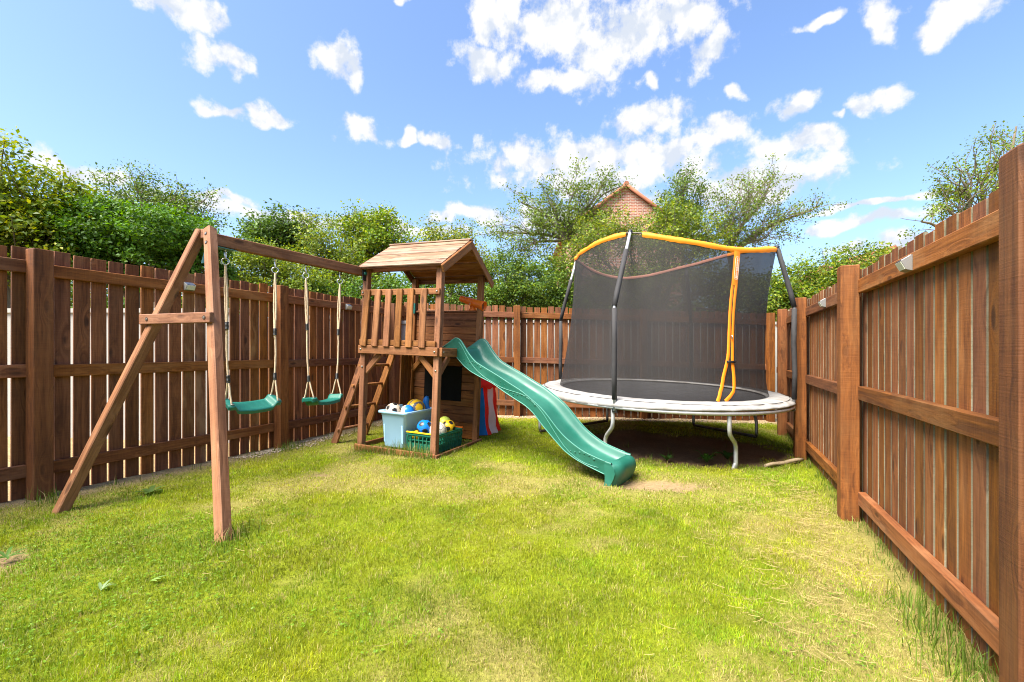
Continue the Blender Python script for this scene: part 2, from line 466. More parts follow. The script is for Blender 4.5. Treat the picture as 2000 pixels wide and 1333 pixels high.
def thin(name, col, trans=.4, rough=.4, tcol=None):
    m = simple(name, col, rough, 0, .25, 12)
    nt = m.node_tree; o = next(n for n in nt.nodes if n.type == 'OUTPUT_MATERIAL'); p = next(n for n in nt.nodes if n.type == 'BSDF_PRINCIPLED')
    t = nt.nodes.new('ShaderNodeBsdfTranslucent'); t.inputs[0].default_value = (tcol or col) + (1,)
    x = nt.nodes.new('ShaderNodeMixShader'); x.inputs[0].default_value = trans
    nt.links.new(p.outputs[0], x.inputs[1]); nt.links.new(t.outputs[0], x.inputs[2]); nt.links.new(x.outputs[0], o.inputs[0])
    return m
M['toy_orange'] = thin('thin orange plastic', (1.0, .25, .02), .45, .3, (1.0, .3, .03))
M['tent_red'] = thin('red tent cloth', (.90, .030, .015), .4, .7)
M['tent_blue'] = thin('blue tent cloth', (.008, .24, .68), .4, .65)
M['tent_white'] = thin('white tent cloth', (.82, .80, .76), .4, .7)

def leaf_mat(name, trans=.35, rough=.5):
    m = bpy.data.materials.new(name); m.use_nodes = True; nt = m.node_tree; nt.nodes.clear()
    a = nt.nodes.new('ShaderNodeAttribute'); a.attribute_name = 'Col'
    p = nt.nodes.new('ShaderNodeBsdfPrincipled'); p.inputs['Roughness'].default_value = rough
    p.inputs['Specular IOR Level'].default_value = .3
    t = nt.nodes.new('ShaderNodeBsdfTranslucent')
    hs = nt.nodes.new('ShaderNodeHueSaturation'); hs.inputs['Hue'].default_value = .485; hs.inputs['Saturation'].default_value = 1.1; hs.inputs['Value'].default_value = 1.25
    nt.links.new(a.outputs['Color'], hs.inputs['Color']); nt.links.new(hs.outputs[0], t.inputs[0])
    nt.links.new(a.outputs['Color'], p.inputs['Base Color'])
    x = nt.nodes.new('ShaderNodeMixShader'); x.inputs[0].default_value = trans
    nt.links.new(p.outputs[0], x.inputs[1]); nt.links.new(t.outputs[0], x.inputs[2])
    o = nt.nodes.new('ShaderNodeOutputMaterial'); nt.links.new(x.outputs[0], o.inputs[0])
    return m
M['leaf'] = leaf_mat('leaf', .38, .48)
M['blade'] = leaf_mat('grass blade', .35, .55)
M['straw'] = leaf_mat('dry straw', .15, .7)

def ground_mat():
    m, nt, b = new_mat('lawn soil')
    a = nt.nodes.new('ShaderNodeAttribute'); a.attribute_name = 'Col'
    tc = nt.nodes.new('ShaderNodeTexCoord')
    n = tnoise(nt, tc.outputs['Object'], 38, 6, .7); n2 = tnoise(nt, tc.outputs['Object'], 160, 3, .7)
    k = mathn(nt, 'ADD', mathn(nt, 'MULTIPLY', n, .9), mathn(nt, 'MULTIPLY', n2, .7))
    v = nt.nodes.new('ShaderNodeHueSaturation'); nt.links.new(a.outputs['Color'], v.inputs['Color'])
    nt.links.new(maprange(nt, k, .45, 1.15, .45, 1.5), v.inputs['Value'])
    nt.links.new(v.outputs[0], b.inputs['Base Color']); b.inputs['Roughness'].default_value = .95
    b.inputs['Specular IOR Level'].default_value = .1
    bump(nt, b, k, .8, .02)
    return m
M['ground'] = ground_mat()

def net_mat():
    m = bpy.data.materials.new('black safety net'); m.use_nodes = True; nt = m.node_tree; nt.nodes.clear()
    tr = nt.nodes.new('ShaderNodeBsdfTransparent')
    d = nt.nodes.new('ShaderNodeBsdfPrincipled'); d.inputs['Base Color'].default_value = (.014, .0115, .0105, 1); d.inputs['Roughness'].default_value = .8
    tc = nt.nodes.new('ShaderNodeTexCoord')
    n = tnoise(nt, vecmul(nt, tc.outputs['Object'], (2.6, 2.6, .8)), 1.0, 6, .65)
    cov = maprange(nt, n, .28, .72, .65, .80)
    x = nt.nodes.new('ShaderNodeMixShader'); nt.links.new(cov, x.inputs[0]); nt.links.new(tr.outputs[0], x.inputs[1]); nt.links.new(d.outputs[0], x.inputs[2])
    o = nt.nodes.new('ShaderNodeOutputMaterial'); nt.links.new(x.outputs[0], o.inputs[0])
    return m
M['net'] = net_mat()

def brick_mat():
    m, nt, b = new_mat('red brickwork')
    tc = nt.nodes.new('ShaderNodeTexCoord')
    mp = nt.nodes.new('ShaderNodeMapping'); mp.inputs['Rotation'].default_value = (R(-90), 0, 0)
    nt.links.new(tc.outputs['Object'], mp.inputs[0])
    br = nt.nodes.new('ShaderNodeTexBrick'); br.inputs['Scale'].default_value = 1.0
    br.inputs['Brick Width'].default_value = .225; br.inputs['Row Height'].default_value = .075; br.inputs['Mortar Size'].default_value = .010
    br.inputs['Color1'].default_value = (.42, .15, .085, 1); br.inputs['Color2'].default_value = (.24, .085, .06, 1); br.inputs['Mortar'].default_value = (.46, .40, .33, 1)
    nt.links.new(mp.outputs[0], br.inputs['Vector']); nt.links.new(br.outputs['Color'], b.inputs['Base Color'])
    b.inputs['Roughness'].default_value = .9
    bump(nt, b, br.outputs['Fac'], -.5, .01)
    return m
M['brick'] = brick_mat()
M['tile'] = simple('clay roof tile', (.30, .105, .055), .8, 0, .5, 4, .4, 30, var_col=(.20, .075, .045))

# ------------------------------------------------------------------ ground
E1 = Vector((-2.335, 3.565, EYE + .874))                 # swing frame apex
LF = lambda y, off=0.0: -4.78 + .42 * y - off / .922     # left fence line (posts), off = metres outward
RF = lambda y, off=0.0: .938 + .447 * y + off / .913     # right fence line
LB = Vector((.3872, .922, 0)); RB = Vector((.408, .913, 0))
TC = (1.85, 5.78)                                        # trampoline centre
BACK_Y = 7.5

def masks(x, y):
    """bare earth, dry grass, gravel, all 0..1, over the garden floor"""
    n = fbm(x, y, .55, 3); n2 = fbm(x, y, .18, 9); n3 = fbm(x, y, 1.6, 21)
    d = np.hypot((x - 1.95) / 1.28, (y - 5.5) / .98)
    tr = sstep(1.12, .75, d + (n - .5) * .7 + (n2 - .5) * .4)                            # under the trampoline
    d = np.hypot((x - 1.18) / .52, (y - 3.92) / .22)
    sl = sstep(1.1, .5, d + (n2 - .5) * .9) * .85                                        # end of the slide
    d = np.hypot((x + 2.80) / .55, (y - 2.33) / .20)
    lp = sstep(1.1, .5, d + (n2 - .5) * 1.0) * .9                                        # worn patch at the left
    d = np.hypot((x + 1.68) / .16, (y - 4.02) / .10)
    lp = np.maximum(lp, sstep(1.1, .4, d + (n2 - .5) * .8) * .8)
    lf = (x - LF(y)) * .922                                                              # distance from left fence
    gr = sstep(.22, .06, lf + (n2 - .5) * .22) * sstep(2.0, 3.0, y) * .8
    bk = BACK_Y - y
    gr = np.maximum(gr, sstep(.34, .16, bk + (n2 - .5) * .2))
    rf = (RF(y) - x) * .913
    dry = sstep(.62, .12, rf + (n - .5) * 1.6 + (n2 - .5) * .8) * sstep(4.4, 2.8, y) * .85
    dry = np.maximum(dry, sstep(.60, .78, n3 + (n - .5) * .45) * .75)
    dry = np.maximum(dry, sstep(.62, .80, n + (n2 - .5) * .3) * .55)
    dry = np.maximum(dry, sstep(1.7, .6, np.hypot((x - 1.25) / .75, (y - 3.9) / .4)) * .6)
    dry = np.maximum(dry, sstep(.62, .1, lf) * .7)
    lush = sstep(1.0, .3, np.hypot((x + 2.1) / .9, (y - 2.6) / .5)) * .8 + sstep(1.2, .3, np.hypot((x + 1.9) / .8, (y - 1.9) / .45)) * .5
    dry = dry * (1 - np.clip(lush, 0, 1) * .85)
    tw = ((x + .809) * .392 + (y - 4.733) * .92, (x + .809) * .92 - (y - 4.733) * .392)
    inside = (tw[0] > 0) & (tw[0] < .9) & (tw[1] < 0) & (tw[1] > -.95)
    tb = np.where(inside, .55, 0)
    return np.clip(np.maximum(np.maximum(tr, sl), np.maximum(lp, tb)), 0, 1), np.clip(dry, 0, 1), np.clip(gr, 0, 1), tr

def set_col(me, cols):
    a = me.color_attributes.new('Col', 'FLOAT_COLOR', 'POINT')
    c = np.ones((len(cols), 4), np.float32); c[:, :3] = cols
    a.data.foreach_set('color', c.ravel())

def np_mesh(name, v, tris, cols=None, mat=None, smooth=False):
    me = bpy.data.meshes.new(name)
    v = np.asarray(v, np.float32); t = np.asarray(tris, np.int32)
    me.vertices.add(len(v)); me.vertices.foreach_set('co', v.ravel())
    me.loops.add(t.size); me.loops.foreach_set('vertex_index', t.ravel())
    me.polygons.add(len(t)); me.polygons.foreach_set('loop_start', np.arange(0, t.size, t.shape[1], dtype=np.int32))
    me.update(calc_edges=True)
    if smooth: me.polygons.foreach_set('use_smooth', np.ones(len(t), bool))
    if cols is not None: set_col(me, cols)
    if mat: me.materials.append(mat)
    return me

def build_ground():
    far = lambda a, s: list(a + s * np.geomspace(.3, 600, 22))
    xs = np.array(sorted(far(-5.2, -1) + list(np.arange(-5.2, 5.2, .055)) + far(5.2, 1)))
    ys = np.array(sorted(far(-1.5, -1) + list(np.arange(-1.5, 8.6, .055)) + far(8.6, 1)))
    X, Y = np.meshgrid(xs, ys); x = X.ravel(); y = Y.ravel()
    bare, dry, gr, tr = masks(x, y)
    z = gz(x, y) + (fbm(x, y, .5, 5) - .5) * .035 + (fbm(x, y, .12, 6) - .5) * .016
    z -= .02 * bare
    n = fbm(x, y, .3, 31)[:, None]
    green = np.array((.165, .195, .010)) * (.7 + .6 * n)
    straw = np.array((.30, .23, .09)) * (.75 + .5 * n)
    soil = np.array((.25, .16, .09)) * (.7 + .6 * n)
    grav = np.array((.36, .26, .15)) * (.75 + .5 * n)
    c = green * (1 - .75 * dry[:, None]) + straw * .75 * dry[:, None]
    dusty = sstep(4.35, 4.0, y)[:, None]
    soil = soil * (1 - dusty) + np.array((.30, .20, .115)) * dusty
    c = c * (1 - bare[:, None]) + soil * bare[:, None]
    c = c * (1 - gr[:, None]) + grav * gr[:, None]
    nx, ny = len(xs), len(ys)
    i, j = np.meshgrid(np.arange(nx - 1), np.arange(ny - 1)); k = (j * nx + i).ravel()
    q = np.stack([k, k + 1, k + 1 + nx, k + nx], 1)
    me = np_mesh('ground', np.stack([x, y, z], 1), q, c, M['ground'], True)
    o = link(bpy.data.objects.new('ground', me)); tag(o, 'sloping back garden ground under the lawn', 'ground', kind='structure')
build_ground()

# ------------------------------------------------------------------ fences
def fence_left():
    t = thing('timber_fence', 'brown picket fence along the left side behind the swings', 'fence', (LF(4.5), 4.5, g(LF(4.5), 4.5)))
    out = Vector((-.922, .3872, 0))
    P = lambda y, off, z: Vector((LF(y), y, 0)) + out * off + Vector((0, 0, EYE + z))
    posts = [1.40, 3.28, 5.155, 7.03]
    for y in posts:
        plank('post', P(y, 0, -1.35), P(y, 0, .737 + random.uniform(-.01, .008)), .112, .112, M['post'], t, up=out, ch=.005)
    ends = [.4] + posts + [7.45]
    for a, b in zip(ends[:-1], ends[1:]):
        for z in (.645, -.095, -.815):
            dz = random.uniform(-.006, .006)
            y0, y1 = a + .052, b - .052
            if b == 7.45: y1 = 7.44
            plank('rail', P(y0, .062, z - .046 + dz), P(y1, .062, z - .046 + dz + .006), .042, .092, M['rail'], t)
    y = 2.05; i = 0
    y0 = 3.491 + .045 - .106 * 14
    for i in range(14 + 38):
        y = y0 + i * .106
        if y > 7.56: break
        mt = M['fence_old'] if (3.9 < y < 5.0 and random.random() < .55) else M['fence']
        gr_ = g(LF(y, .1), y) - EYE
        tilt = random.uniform(-.004, .004)
        p0 = P(y, .0945, gr_ - .03); p1 = P(y + tilt, .0945, .742 + random.uniform(-.012, .012))
        plank('picket', p0, p1, .098 + random.choice((-.003, 0, .002)), .020, mt, t, up=out, ch=.002)
def fence_right():
    t = thing('timber_fence', 'tall brown close boarded fence along the right edge of lawn', 'fence', (RF(3.2), 3.2, g(RF(3.2), 3.2)))
    out = Vector((.913, -.408, 0))
    P = lambda y, off, z: Vector((RF(y), y, 0)) + out * off + Vector((0, 0, EYE + z))
    posts = [-.53, 1.34, 3.213, 5.05, 6.4]
    for y in posts:
        plank('post', P(y, 0, -1.5), P(y, 0, .597 + random.uniform(-.006, .006)), .112, .112, M['post'], t, up=out, ch=.006)
    ends = posts + [7.42]
    for a, b in zip(ends[:-1], ends[1:]):
        for z in (.492, -.245, -.972):
            dz = random.uniform(-.006, .006) - (.012 if a > 3 else 0)
            plank('rail', P(a + .052, .066, z - .047 + dz), P(b - .052, .066, z - .047 + dz), .046, .094, M['rail'], t)
    y = -.60
    while y < 7.36:
        gr_ = g(RF(y, .1), y) - EYE
        mt = M['fence']
        p0 = P(y, .1, gr_ - .03); p1 = P(y + random.uniform(-.003, .003), .1, .585 + random.uniform(-.012, .012))
        plank('picket', p0, p1, .0955 + random.uniform(-.006, .006), .020, mt, t, up=out, ch=.0015, edge=M['pale_board'])
        yb = y + .0525
        p0 = P(yb, .125, gr_ - .03); p1 = P(yb, .125, .572 + random.uniform(-.02, .01))
        plank('backing_board', p0, p1, .085, .018, M['pale_board'], t, up=out, ch=.002)
        y += .1055
def fence_back():
    t = thing('timber_fence', 'brown picket fence across the far end behind trampoline', 'fence', (1.3, BACK_Y, g(1.3, BACK_Y)))
    top = lambda x: .750 - .029 * x
    P = lambda x, off, z: Vector((x, BACK_Y + off, EYE + z))
    x0, x1 = -1.72, 4.36
    posts = [-1.72, .085, 2.17, 4.26]
    for x in posts:
        plank('post', P(x, 0, -1.35), P(x, 0, top(x) + .004), .10, .10, M['post'], t, up=(0, 1, 0), ch=.005)
    for a, b in zip(posts[:-1], posts[1:]):
        for dz in (-.10, -.845, -1.56):
            plank('rail', P(a + .046, .055, top(a) + dz - .046), P(b - .046, .055, top(b) + dz - .046), .042, .092, M['rail'], t)
    x = x0 + .05
    while x < x1:
        gr_ = g(x, BACK_Y) - EYE
        plank('picket', P(x, .0885, gr_ - .03), P(x + random.uniform(-.003, .003), .0885, top(x) + random.uniform(-.01, .01)), .096, .020, M['fence'], t, up=(0, 1, 0), ch=.002)
        x += .116
fence_left(); fence_right(); fence_back()

def walls_behind():
    # pale wall behind left fence, seen in slits; stepped to catch the sun
    out = Vector((-.922, .3872, 0))
    t = thing('rendered_wall', 'pale rendered wall glimpsed through gaps of left fence', 'wall', (-5.2, 5.3, 0))
    b = MB(); cop = []
    for x0, x1, y, h in ((-8.5, -3.25, 5.25, 1.60), (-3.25, -2.50, 6.30, 1.60), (-2.50, -1.70, 7.35, 1.60)):
        b.box(((x0 + x1) / 2, y + .06, h / 2 - .15), (x1 - x0, .12, h + .3)); cop.append((x0, x1, y, h))
    for x, y0, y1 in ((-3.25, 5.37, 6.30), (-2.50, 6.42, 7.35)):
        b.box((x - .06, (y0 + y1) / 2, .65), (.12, y1 - y0, 1.9))
    b.build('wall', M['render_wall'], t)
    for x0, x1, y, h in cop: plank('coping', (x0, y + .06, h + .026), (x1, y + .06, h + .026), .17, .05, M['render_wall'], t)
    t = thing('rendered_wall', 'pale low wall glimpsed through gaps of the far fence', 'wall', (1.2, 8.1, 0))
    b = MB()
    for x0, x1, h in ((-1.7, .02, 1.64), (.05, 1.55, 1.66), (1.6, 3.05, 1.62), (3.1, 4.9, 1.6)):
        b.box(((x0 + x1) / 2, 8.06, h / 2 - .15), (x1 - x0, .12, h + .3))
    b.build('wall', M['render_wall'], t)
    plank('coping', (-1.7, 8.06, 1.69), (4.9, 8.06, 1.65), .16, .05, M['render_wall'], t)
walls_behind()

# ------------------------------------------------------------------ play tower
TO = Vector((-.809, 4.733, 0)); TO.z = g(TO.x, TO.y)
yaw = math.atan2(-.392, .92)
TT = Matrix.Translation(TO) @ Matrix.Rotation(R(2.05), 4, 'Y') @ Matrix.Rotation(yaw, 4, 'Z')   # leans with the slope
TWd, TDp = .96, .92
def build_tower():
    t = thing('play_tower', 'wooden play tower with pitched board roof and slatted balustrade', 'play tower', TO)
    pl = lambda n, a, b, w, h, m='play', up=(0, 0, 1), ch=.005, par=None: plank(n, a, b, w, h, M[m], par or t, up, ch, TT)
    hw = .034
    corners = [(0, 0), (-TWd, 0), (0, TDp), (-TWd, TDp)]
    for i, (x, y) in enumerate(corners):
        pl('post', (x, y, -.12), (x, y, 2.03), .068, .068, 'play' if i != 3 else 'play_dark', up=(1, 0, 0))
    # platform fascia
    pl('platform_beam', (-TWd - .036, -.052, 1.095), (.034, -.052, 1.095), .034, .092)
    pl('platform_beam', (.052, -.034, 1.095), (.052, TDp + .034, 1.095), .034, .092)
    pl('platform_beam', (-TWd - .052, -.034, 1.095), (-TWd - .052, TDp + .034, 1.095), .034, .092)
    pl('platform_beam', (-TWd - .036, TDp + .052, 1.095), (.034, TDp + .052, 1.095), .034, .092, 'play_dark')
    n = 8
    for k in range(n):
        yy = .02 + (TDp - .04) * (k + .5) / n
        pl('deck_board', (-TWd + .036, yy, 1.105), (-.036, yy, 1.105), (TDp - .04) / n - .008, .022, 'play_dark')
    # balustrade
    pl('balustrade_rail', (-TWd - .03, -.050, 1.176), (.0, -.050, 1.176), .026, .062)
    pl('balustrade_rail', (-TWd - .03, -.050, 1.722), (.035, -.050, 1.722), .026, .066)
    xs = [-.905, -.755, -.605, -.46, -.315, -.150]
    for k, x in enumerate(xs):
        lean = (.028, .022, .012, .01, .006, .006)[k]
        pl('balustrade_slat', (x - lean * .5, -.078, 1.132), (x + lean * .8, -.076, 1.752), .078, .022, up=(0, 1, 0))
    # far wall above and below the deck
    z = 1.15
    for k in range(5):
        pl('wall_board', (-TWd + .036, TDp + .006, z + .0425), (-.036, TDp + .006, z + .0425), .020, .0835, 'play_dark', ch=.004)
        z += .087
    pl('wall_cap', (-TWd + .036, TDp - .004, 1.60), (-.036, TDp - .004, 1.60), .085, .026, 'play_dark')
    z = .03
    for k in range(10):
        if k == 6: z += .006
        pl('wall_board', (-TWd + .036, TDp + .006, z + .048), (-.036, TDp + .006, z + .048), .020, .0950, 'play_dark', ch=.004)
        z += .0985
    MB().box((-TWd / 2, TDp + .022, .80), (TWd - .072, .008, 1.56)).build('gap_shade_sheet', M['hole'], t, TT)  # added dark sheet: shades the board gaps and stops light showing through
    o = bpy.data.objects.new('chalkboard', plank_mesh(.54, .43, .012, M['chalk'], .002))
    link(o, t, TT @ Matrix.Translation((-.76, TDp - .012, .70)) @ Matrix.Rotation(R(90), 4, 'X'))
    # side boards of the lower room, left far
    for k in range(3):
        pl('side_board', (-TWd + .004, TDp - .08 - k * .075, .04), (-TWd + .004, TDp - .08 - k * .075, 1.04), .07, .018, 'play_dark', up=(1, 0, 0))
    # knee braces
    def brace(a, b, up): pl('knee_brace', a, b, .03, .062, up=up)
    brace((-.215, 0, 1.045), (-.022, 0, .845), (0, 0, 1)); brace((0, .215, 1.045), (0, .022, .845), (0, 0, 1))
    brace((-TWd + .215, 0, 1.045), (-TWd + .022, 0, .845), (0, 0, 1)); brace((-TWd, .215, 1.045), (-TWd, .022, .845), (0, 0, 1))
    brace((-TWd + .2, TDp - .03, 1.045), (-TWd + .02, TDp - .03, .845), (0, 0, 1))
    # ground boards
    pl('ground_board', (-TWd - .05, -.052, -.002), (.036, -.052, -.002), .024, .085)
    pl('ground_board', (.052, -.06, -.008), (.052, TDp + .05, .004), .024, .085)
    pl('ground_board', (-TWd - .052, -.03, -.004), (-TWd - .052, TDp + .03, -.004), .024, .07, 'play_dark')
    # roof: ridge runs along the width
    ev, rz, ez, x0, x1 = .105, 2.345, 1.985, -TWd - .045, .095
    yc = TDp / 2
    for s in (-1, 1):
        ye = yc + s * (yc + ev)
        d = Vector((0, yc - ye, rz - ez)); ln = d.length; d.normalize()
        nrm = Vector((1, 0, 0)).cross(d) * (1 if s < 0 else -1)
        if nrm.z < 0: nrm = -nrm
        nb = 6; wbd = ln / nb
        for k in range(nb):
            c = Vector((0, ye, ez)) + d * (wbd * (k + .5)) + nrm * (.012 + .004 * (k % 2))
            jx = random.uniform(-.006, .006)
            mt = 'play_roof' if s < 0 else 'play'
            pl('roof_board', (x0 + .012 + jx, c.y, c.z), (x1 - .012, c.y, c.z), wbd - .006, .016, mt, up=nrm, ch=.003)
        for x in (x0 - .004, x1 + .004):
            a = Vector((x, ye, ez)) - d * .045 - nrm * .028; b_ = Vector((x, yc, rz)) - nrm * .030 + d * .012
            pl('barge_board', a, b_, .024, .088, 'play' if x > 0 else 'play_dark', up=nrm, ch=.008)
        pl('eave_batten', (x0 + .03, ye + d.y * .03, ez - .012 + d.z * .03), (x1 - .03, ye + d.y * .03, ez - .012 + d.z * .03), .03, .026, 'play_dark')
    pl('ridge_board', (x0 - .01, yc, rz + .022), (x1 + .01, yc, rz + .022), .075, .018, 'play_roof')
    for y in (.0, TDp):
        pl('roof_plate', (-TWd - .03, y + (.055 if y else -.0 + .055), 1.99), (.03, y + .055, 1.99), .03, .05, 'play_dark')
    # ladder against the left side
    for y in (.10, .60):
        pl('ladder_rail', (-TWd - .50, y, -.06), (-TWd - .05, y, 1.12), .034, .085, up=(1, 0, 0))
    b0, b1 = Vector((-TWd - .50, 0, -.06)), Vector((-TWd - .05, 0, 1.12))
    for k, f_ in enumerate((.17, .40, .62, .82)):
        p = b0.lerp(b1, f_)
        mb = MB().tube([TT @ Vector((p.x + .004, .06, p.z)), TT @ Vector((p.x + .004, .64, p.z))], .017, 10)
        mb.build('ladder_rung', M['play'], t)
    for x, y, z_, ax in ((-.0, -.070, 1.095, 'y'), (-TWd, -.070, 1.095, 'y'), (0, -.036, .90, 'y'), (-TWd, -.036, .90, 'y'), (.070, 0, 1.095, 'x'), (.070, TDp, 1.095, 'x'), (.0, -.064, 1.722, 'y'), (-TWd, -.064, 1.722, 'y'), (0, -.0655, 0, 'y'), (.065, .02, 0, 'x')):
        q = Vector((0, -1, 0)) if ax == 'y' else Vector((1, 0, 0))
        MB().lathe([(.011, -.002), (.011, .003), (.007, .006), (.0005, .0065)], 10, TT @ Matrix.Translation((x, y, z_)) @ q.to_track_quat('Z', 'Y').to_matrix().to_4x4()).build('bolt', M['bolt'], t)
    # little handle grips and beam bracket
    mb = MB().box((0, 0, 0), (.035, .03, .13)); mb.build('hand_grip', M['green_plastic'], t, TT @ Matrix.Translation((-TWd + .03, TDp - .052, 1.64)))
    return t
build_tower()

# ------------------------------------------------------------------ swing frame
BEAM_D = Vector((.392, .92, 0)).normalized()
BEAM0 = Vector((E1.x, E1.y, E1.z)); BEAM1 = Vector((-1.665, 5.115, EYE + .890))
def build_swing_frame():
    t = thing('swing_set', 'wooden A frame swing beam with cross bar joined to tower', 'swing frame', (-2.3, 3.0, g(-2.3, 3.0)))
    w = 'swing_wood'
    bd = (BEAM1 - BEAM0).normalized(); side = Vector((bd.y, -bd.x, 0)).normalized()
    plank('beam', BEAM0 - bd * .035, BEAM1 + bd * .0, .060, .094, M[w], t, ch=.005)
    # legs: top ends sit either side of the beam
    fa = Vector((-1.65, 2.605, g(-1.65, 2.605) - .02)); ba = Vector((-3.035, 3.05, g(-3.035, 3.05) - .03))
    ftop = BEAM0 + side * .048 - bd * .06 + Vector((0, 0, .062)); btop = BEAM0 - side * .048 - bd * .06 + Vector((0, 0, .062))
    lf = plank('leg', fa, ftop, .068, .068, M[w], t, up=side, ch=.006)
    lb = plank('leg', ba, btop, .068, .068, M[w], t, up=side, ch=.006)
    # block between the leg heads
    plank('head_block', btop + Vector((0, 0, -.005)) - side * .0 - Vector((0, 0, .03)), ftop - Vector((0, 0, .035)), .06, .07, M[w], t)
    # cross bar at chest height
    zc = EYE + .232
    pf = fa.lerp(ftop, (zc - fa.z) / (ftop.z - fa.z)); pb = ba.lerp(btop, (zc - ba.z) / (btop.z - ba.z))
    dr = (pf - pb).normalized(); fr = Vector((dr.y, -dr.x, 0)) * .055
    cb = plank('cross_bar', pb + fr - dr * .085, pf + fr + dr * .05, .036, .074, M[w], t, ch=.005)
    for p in (pb, pf):
        c = p + fr + fr.normalized() * .0185
        b = MB(); nrm = fr.normalized()
        b.tube([c - nrm * .004, c + nrm * .0015], .015, 12); b.build('bolt_socket', M['hole'], cb)
        MB().tube([c, c + nrm * .004], .008, 8).build('bolt', M['bolt'], cb)
    # bolt sockets on the front leg head
    ax = (ftop - fa).normalized(); nf = -Vector((bd.x, bd.y, 0)).normalized(); nf = (nf - ax * nf.dot(ax)).normalized()
    for d_ in (.06, .145):
        c = ftop - ax * d_ + nf * .0345
        MB().tube([c - nf * .004, c + nf * .0015], .016, 12).build('bolt_socket', M['hole'], lf)
        MB().tube([c, c + nf * .004], .009, 8).build('bolt', M['bolt'], lf)
    # folded steel corner bracket under the beam end
    b = MB()
    u = BEAM0 - Vector((0, 0, .0555))
    a0 = u - bd * .03 + side * .055; a1 = u - bd * .03 - side * .055; a2 = u + bd * .17 - side * .032; a3 = u + bd * .17 + side * .032
    dn = Vector((0, 0, -.005))
    b.add([a0, a1, a2, a3, a0 + dn, a1 + dn, a2 + dn, a3 + dn], [(0, 1, 2, 3), (7, 6, 5, 4), (0, 4, 5, 1), (1, 5, 6, 2), (2, 6, 7, 3), (3, 7, 4, 0)])
    a4 = u - bd * .045 - side * .085 - Vector((0, 0, .13)); a5 = u - bd * .045 + side * .085 - Vector((0, 0, .13))
    off = bd * .006
    b.add([a0, a1, a4, a5, a0 + off, a1 + off, a4 + off, a5 + off], [(0, 1, 2, 3), (7, 6, 5, 4), (0, 4, 5, 1), (1, 5, 6, 2), (2, 6, 7, 3), (3, 7, 4, 0)])
    b.build('corner_bracket', M['bracket'], t)
    # bracket at the tower end with round bolt caps
    pb_ = BEAM1 + side * .045 - bd * .035
    mb = MB().box(pb_ - Vector((0, 0, .02)), (.012, .07, .17), Matrix.Rotation(math.atan2(side.y, side.x), 3, 'Z'))
    br = mb.build('end_bracket', M['black_plastic'], t)
    for dz in (.03, -.025):
        c = pb_ + side * .006 + Vector((0, 0, dz))
        MB().lathe([(0.0, .018), (.012, .016), (.020, .008), (.022, 0)], 12, Matrix.Translation(c) @ side.to_track_quat('Z', 'Y').to_matrix().to_4x4()).build('bolt_cap', M['green_plastic'], br)
    return bd, side
BD, SIDE = build_swing_frame()

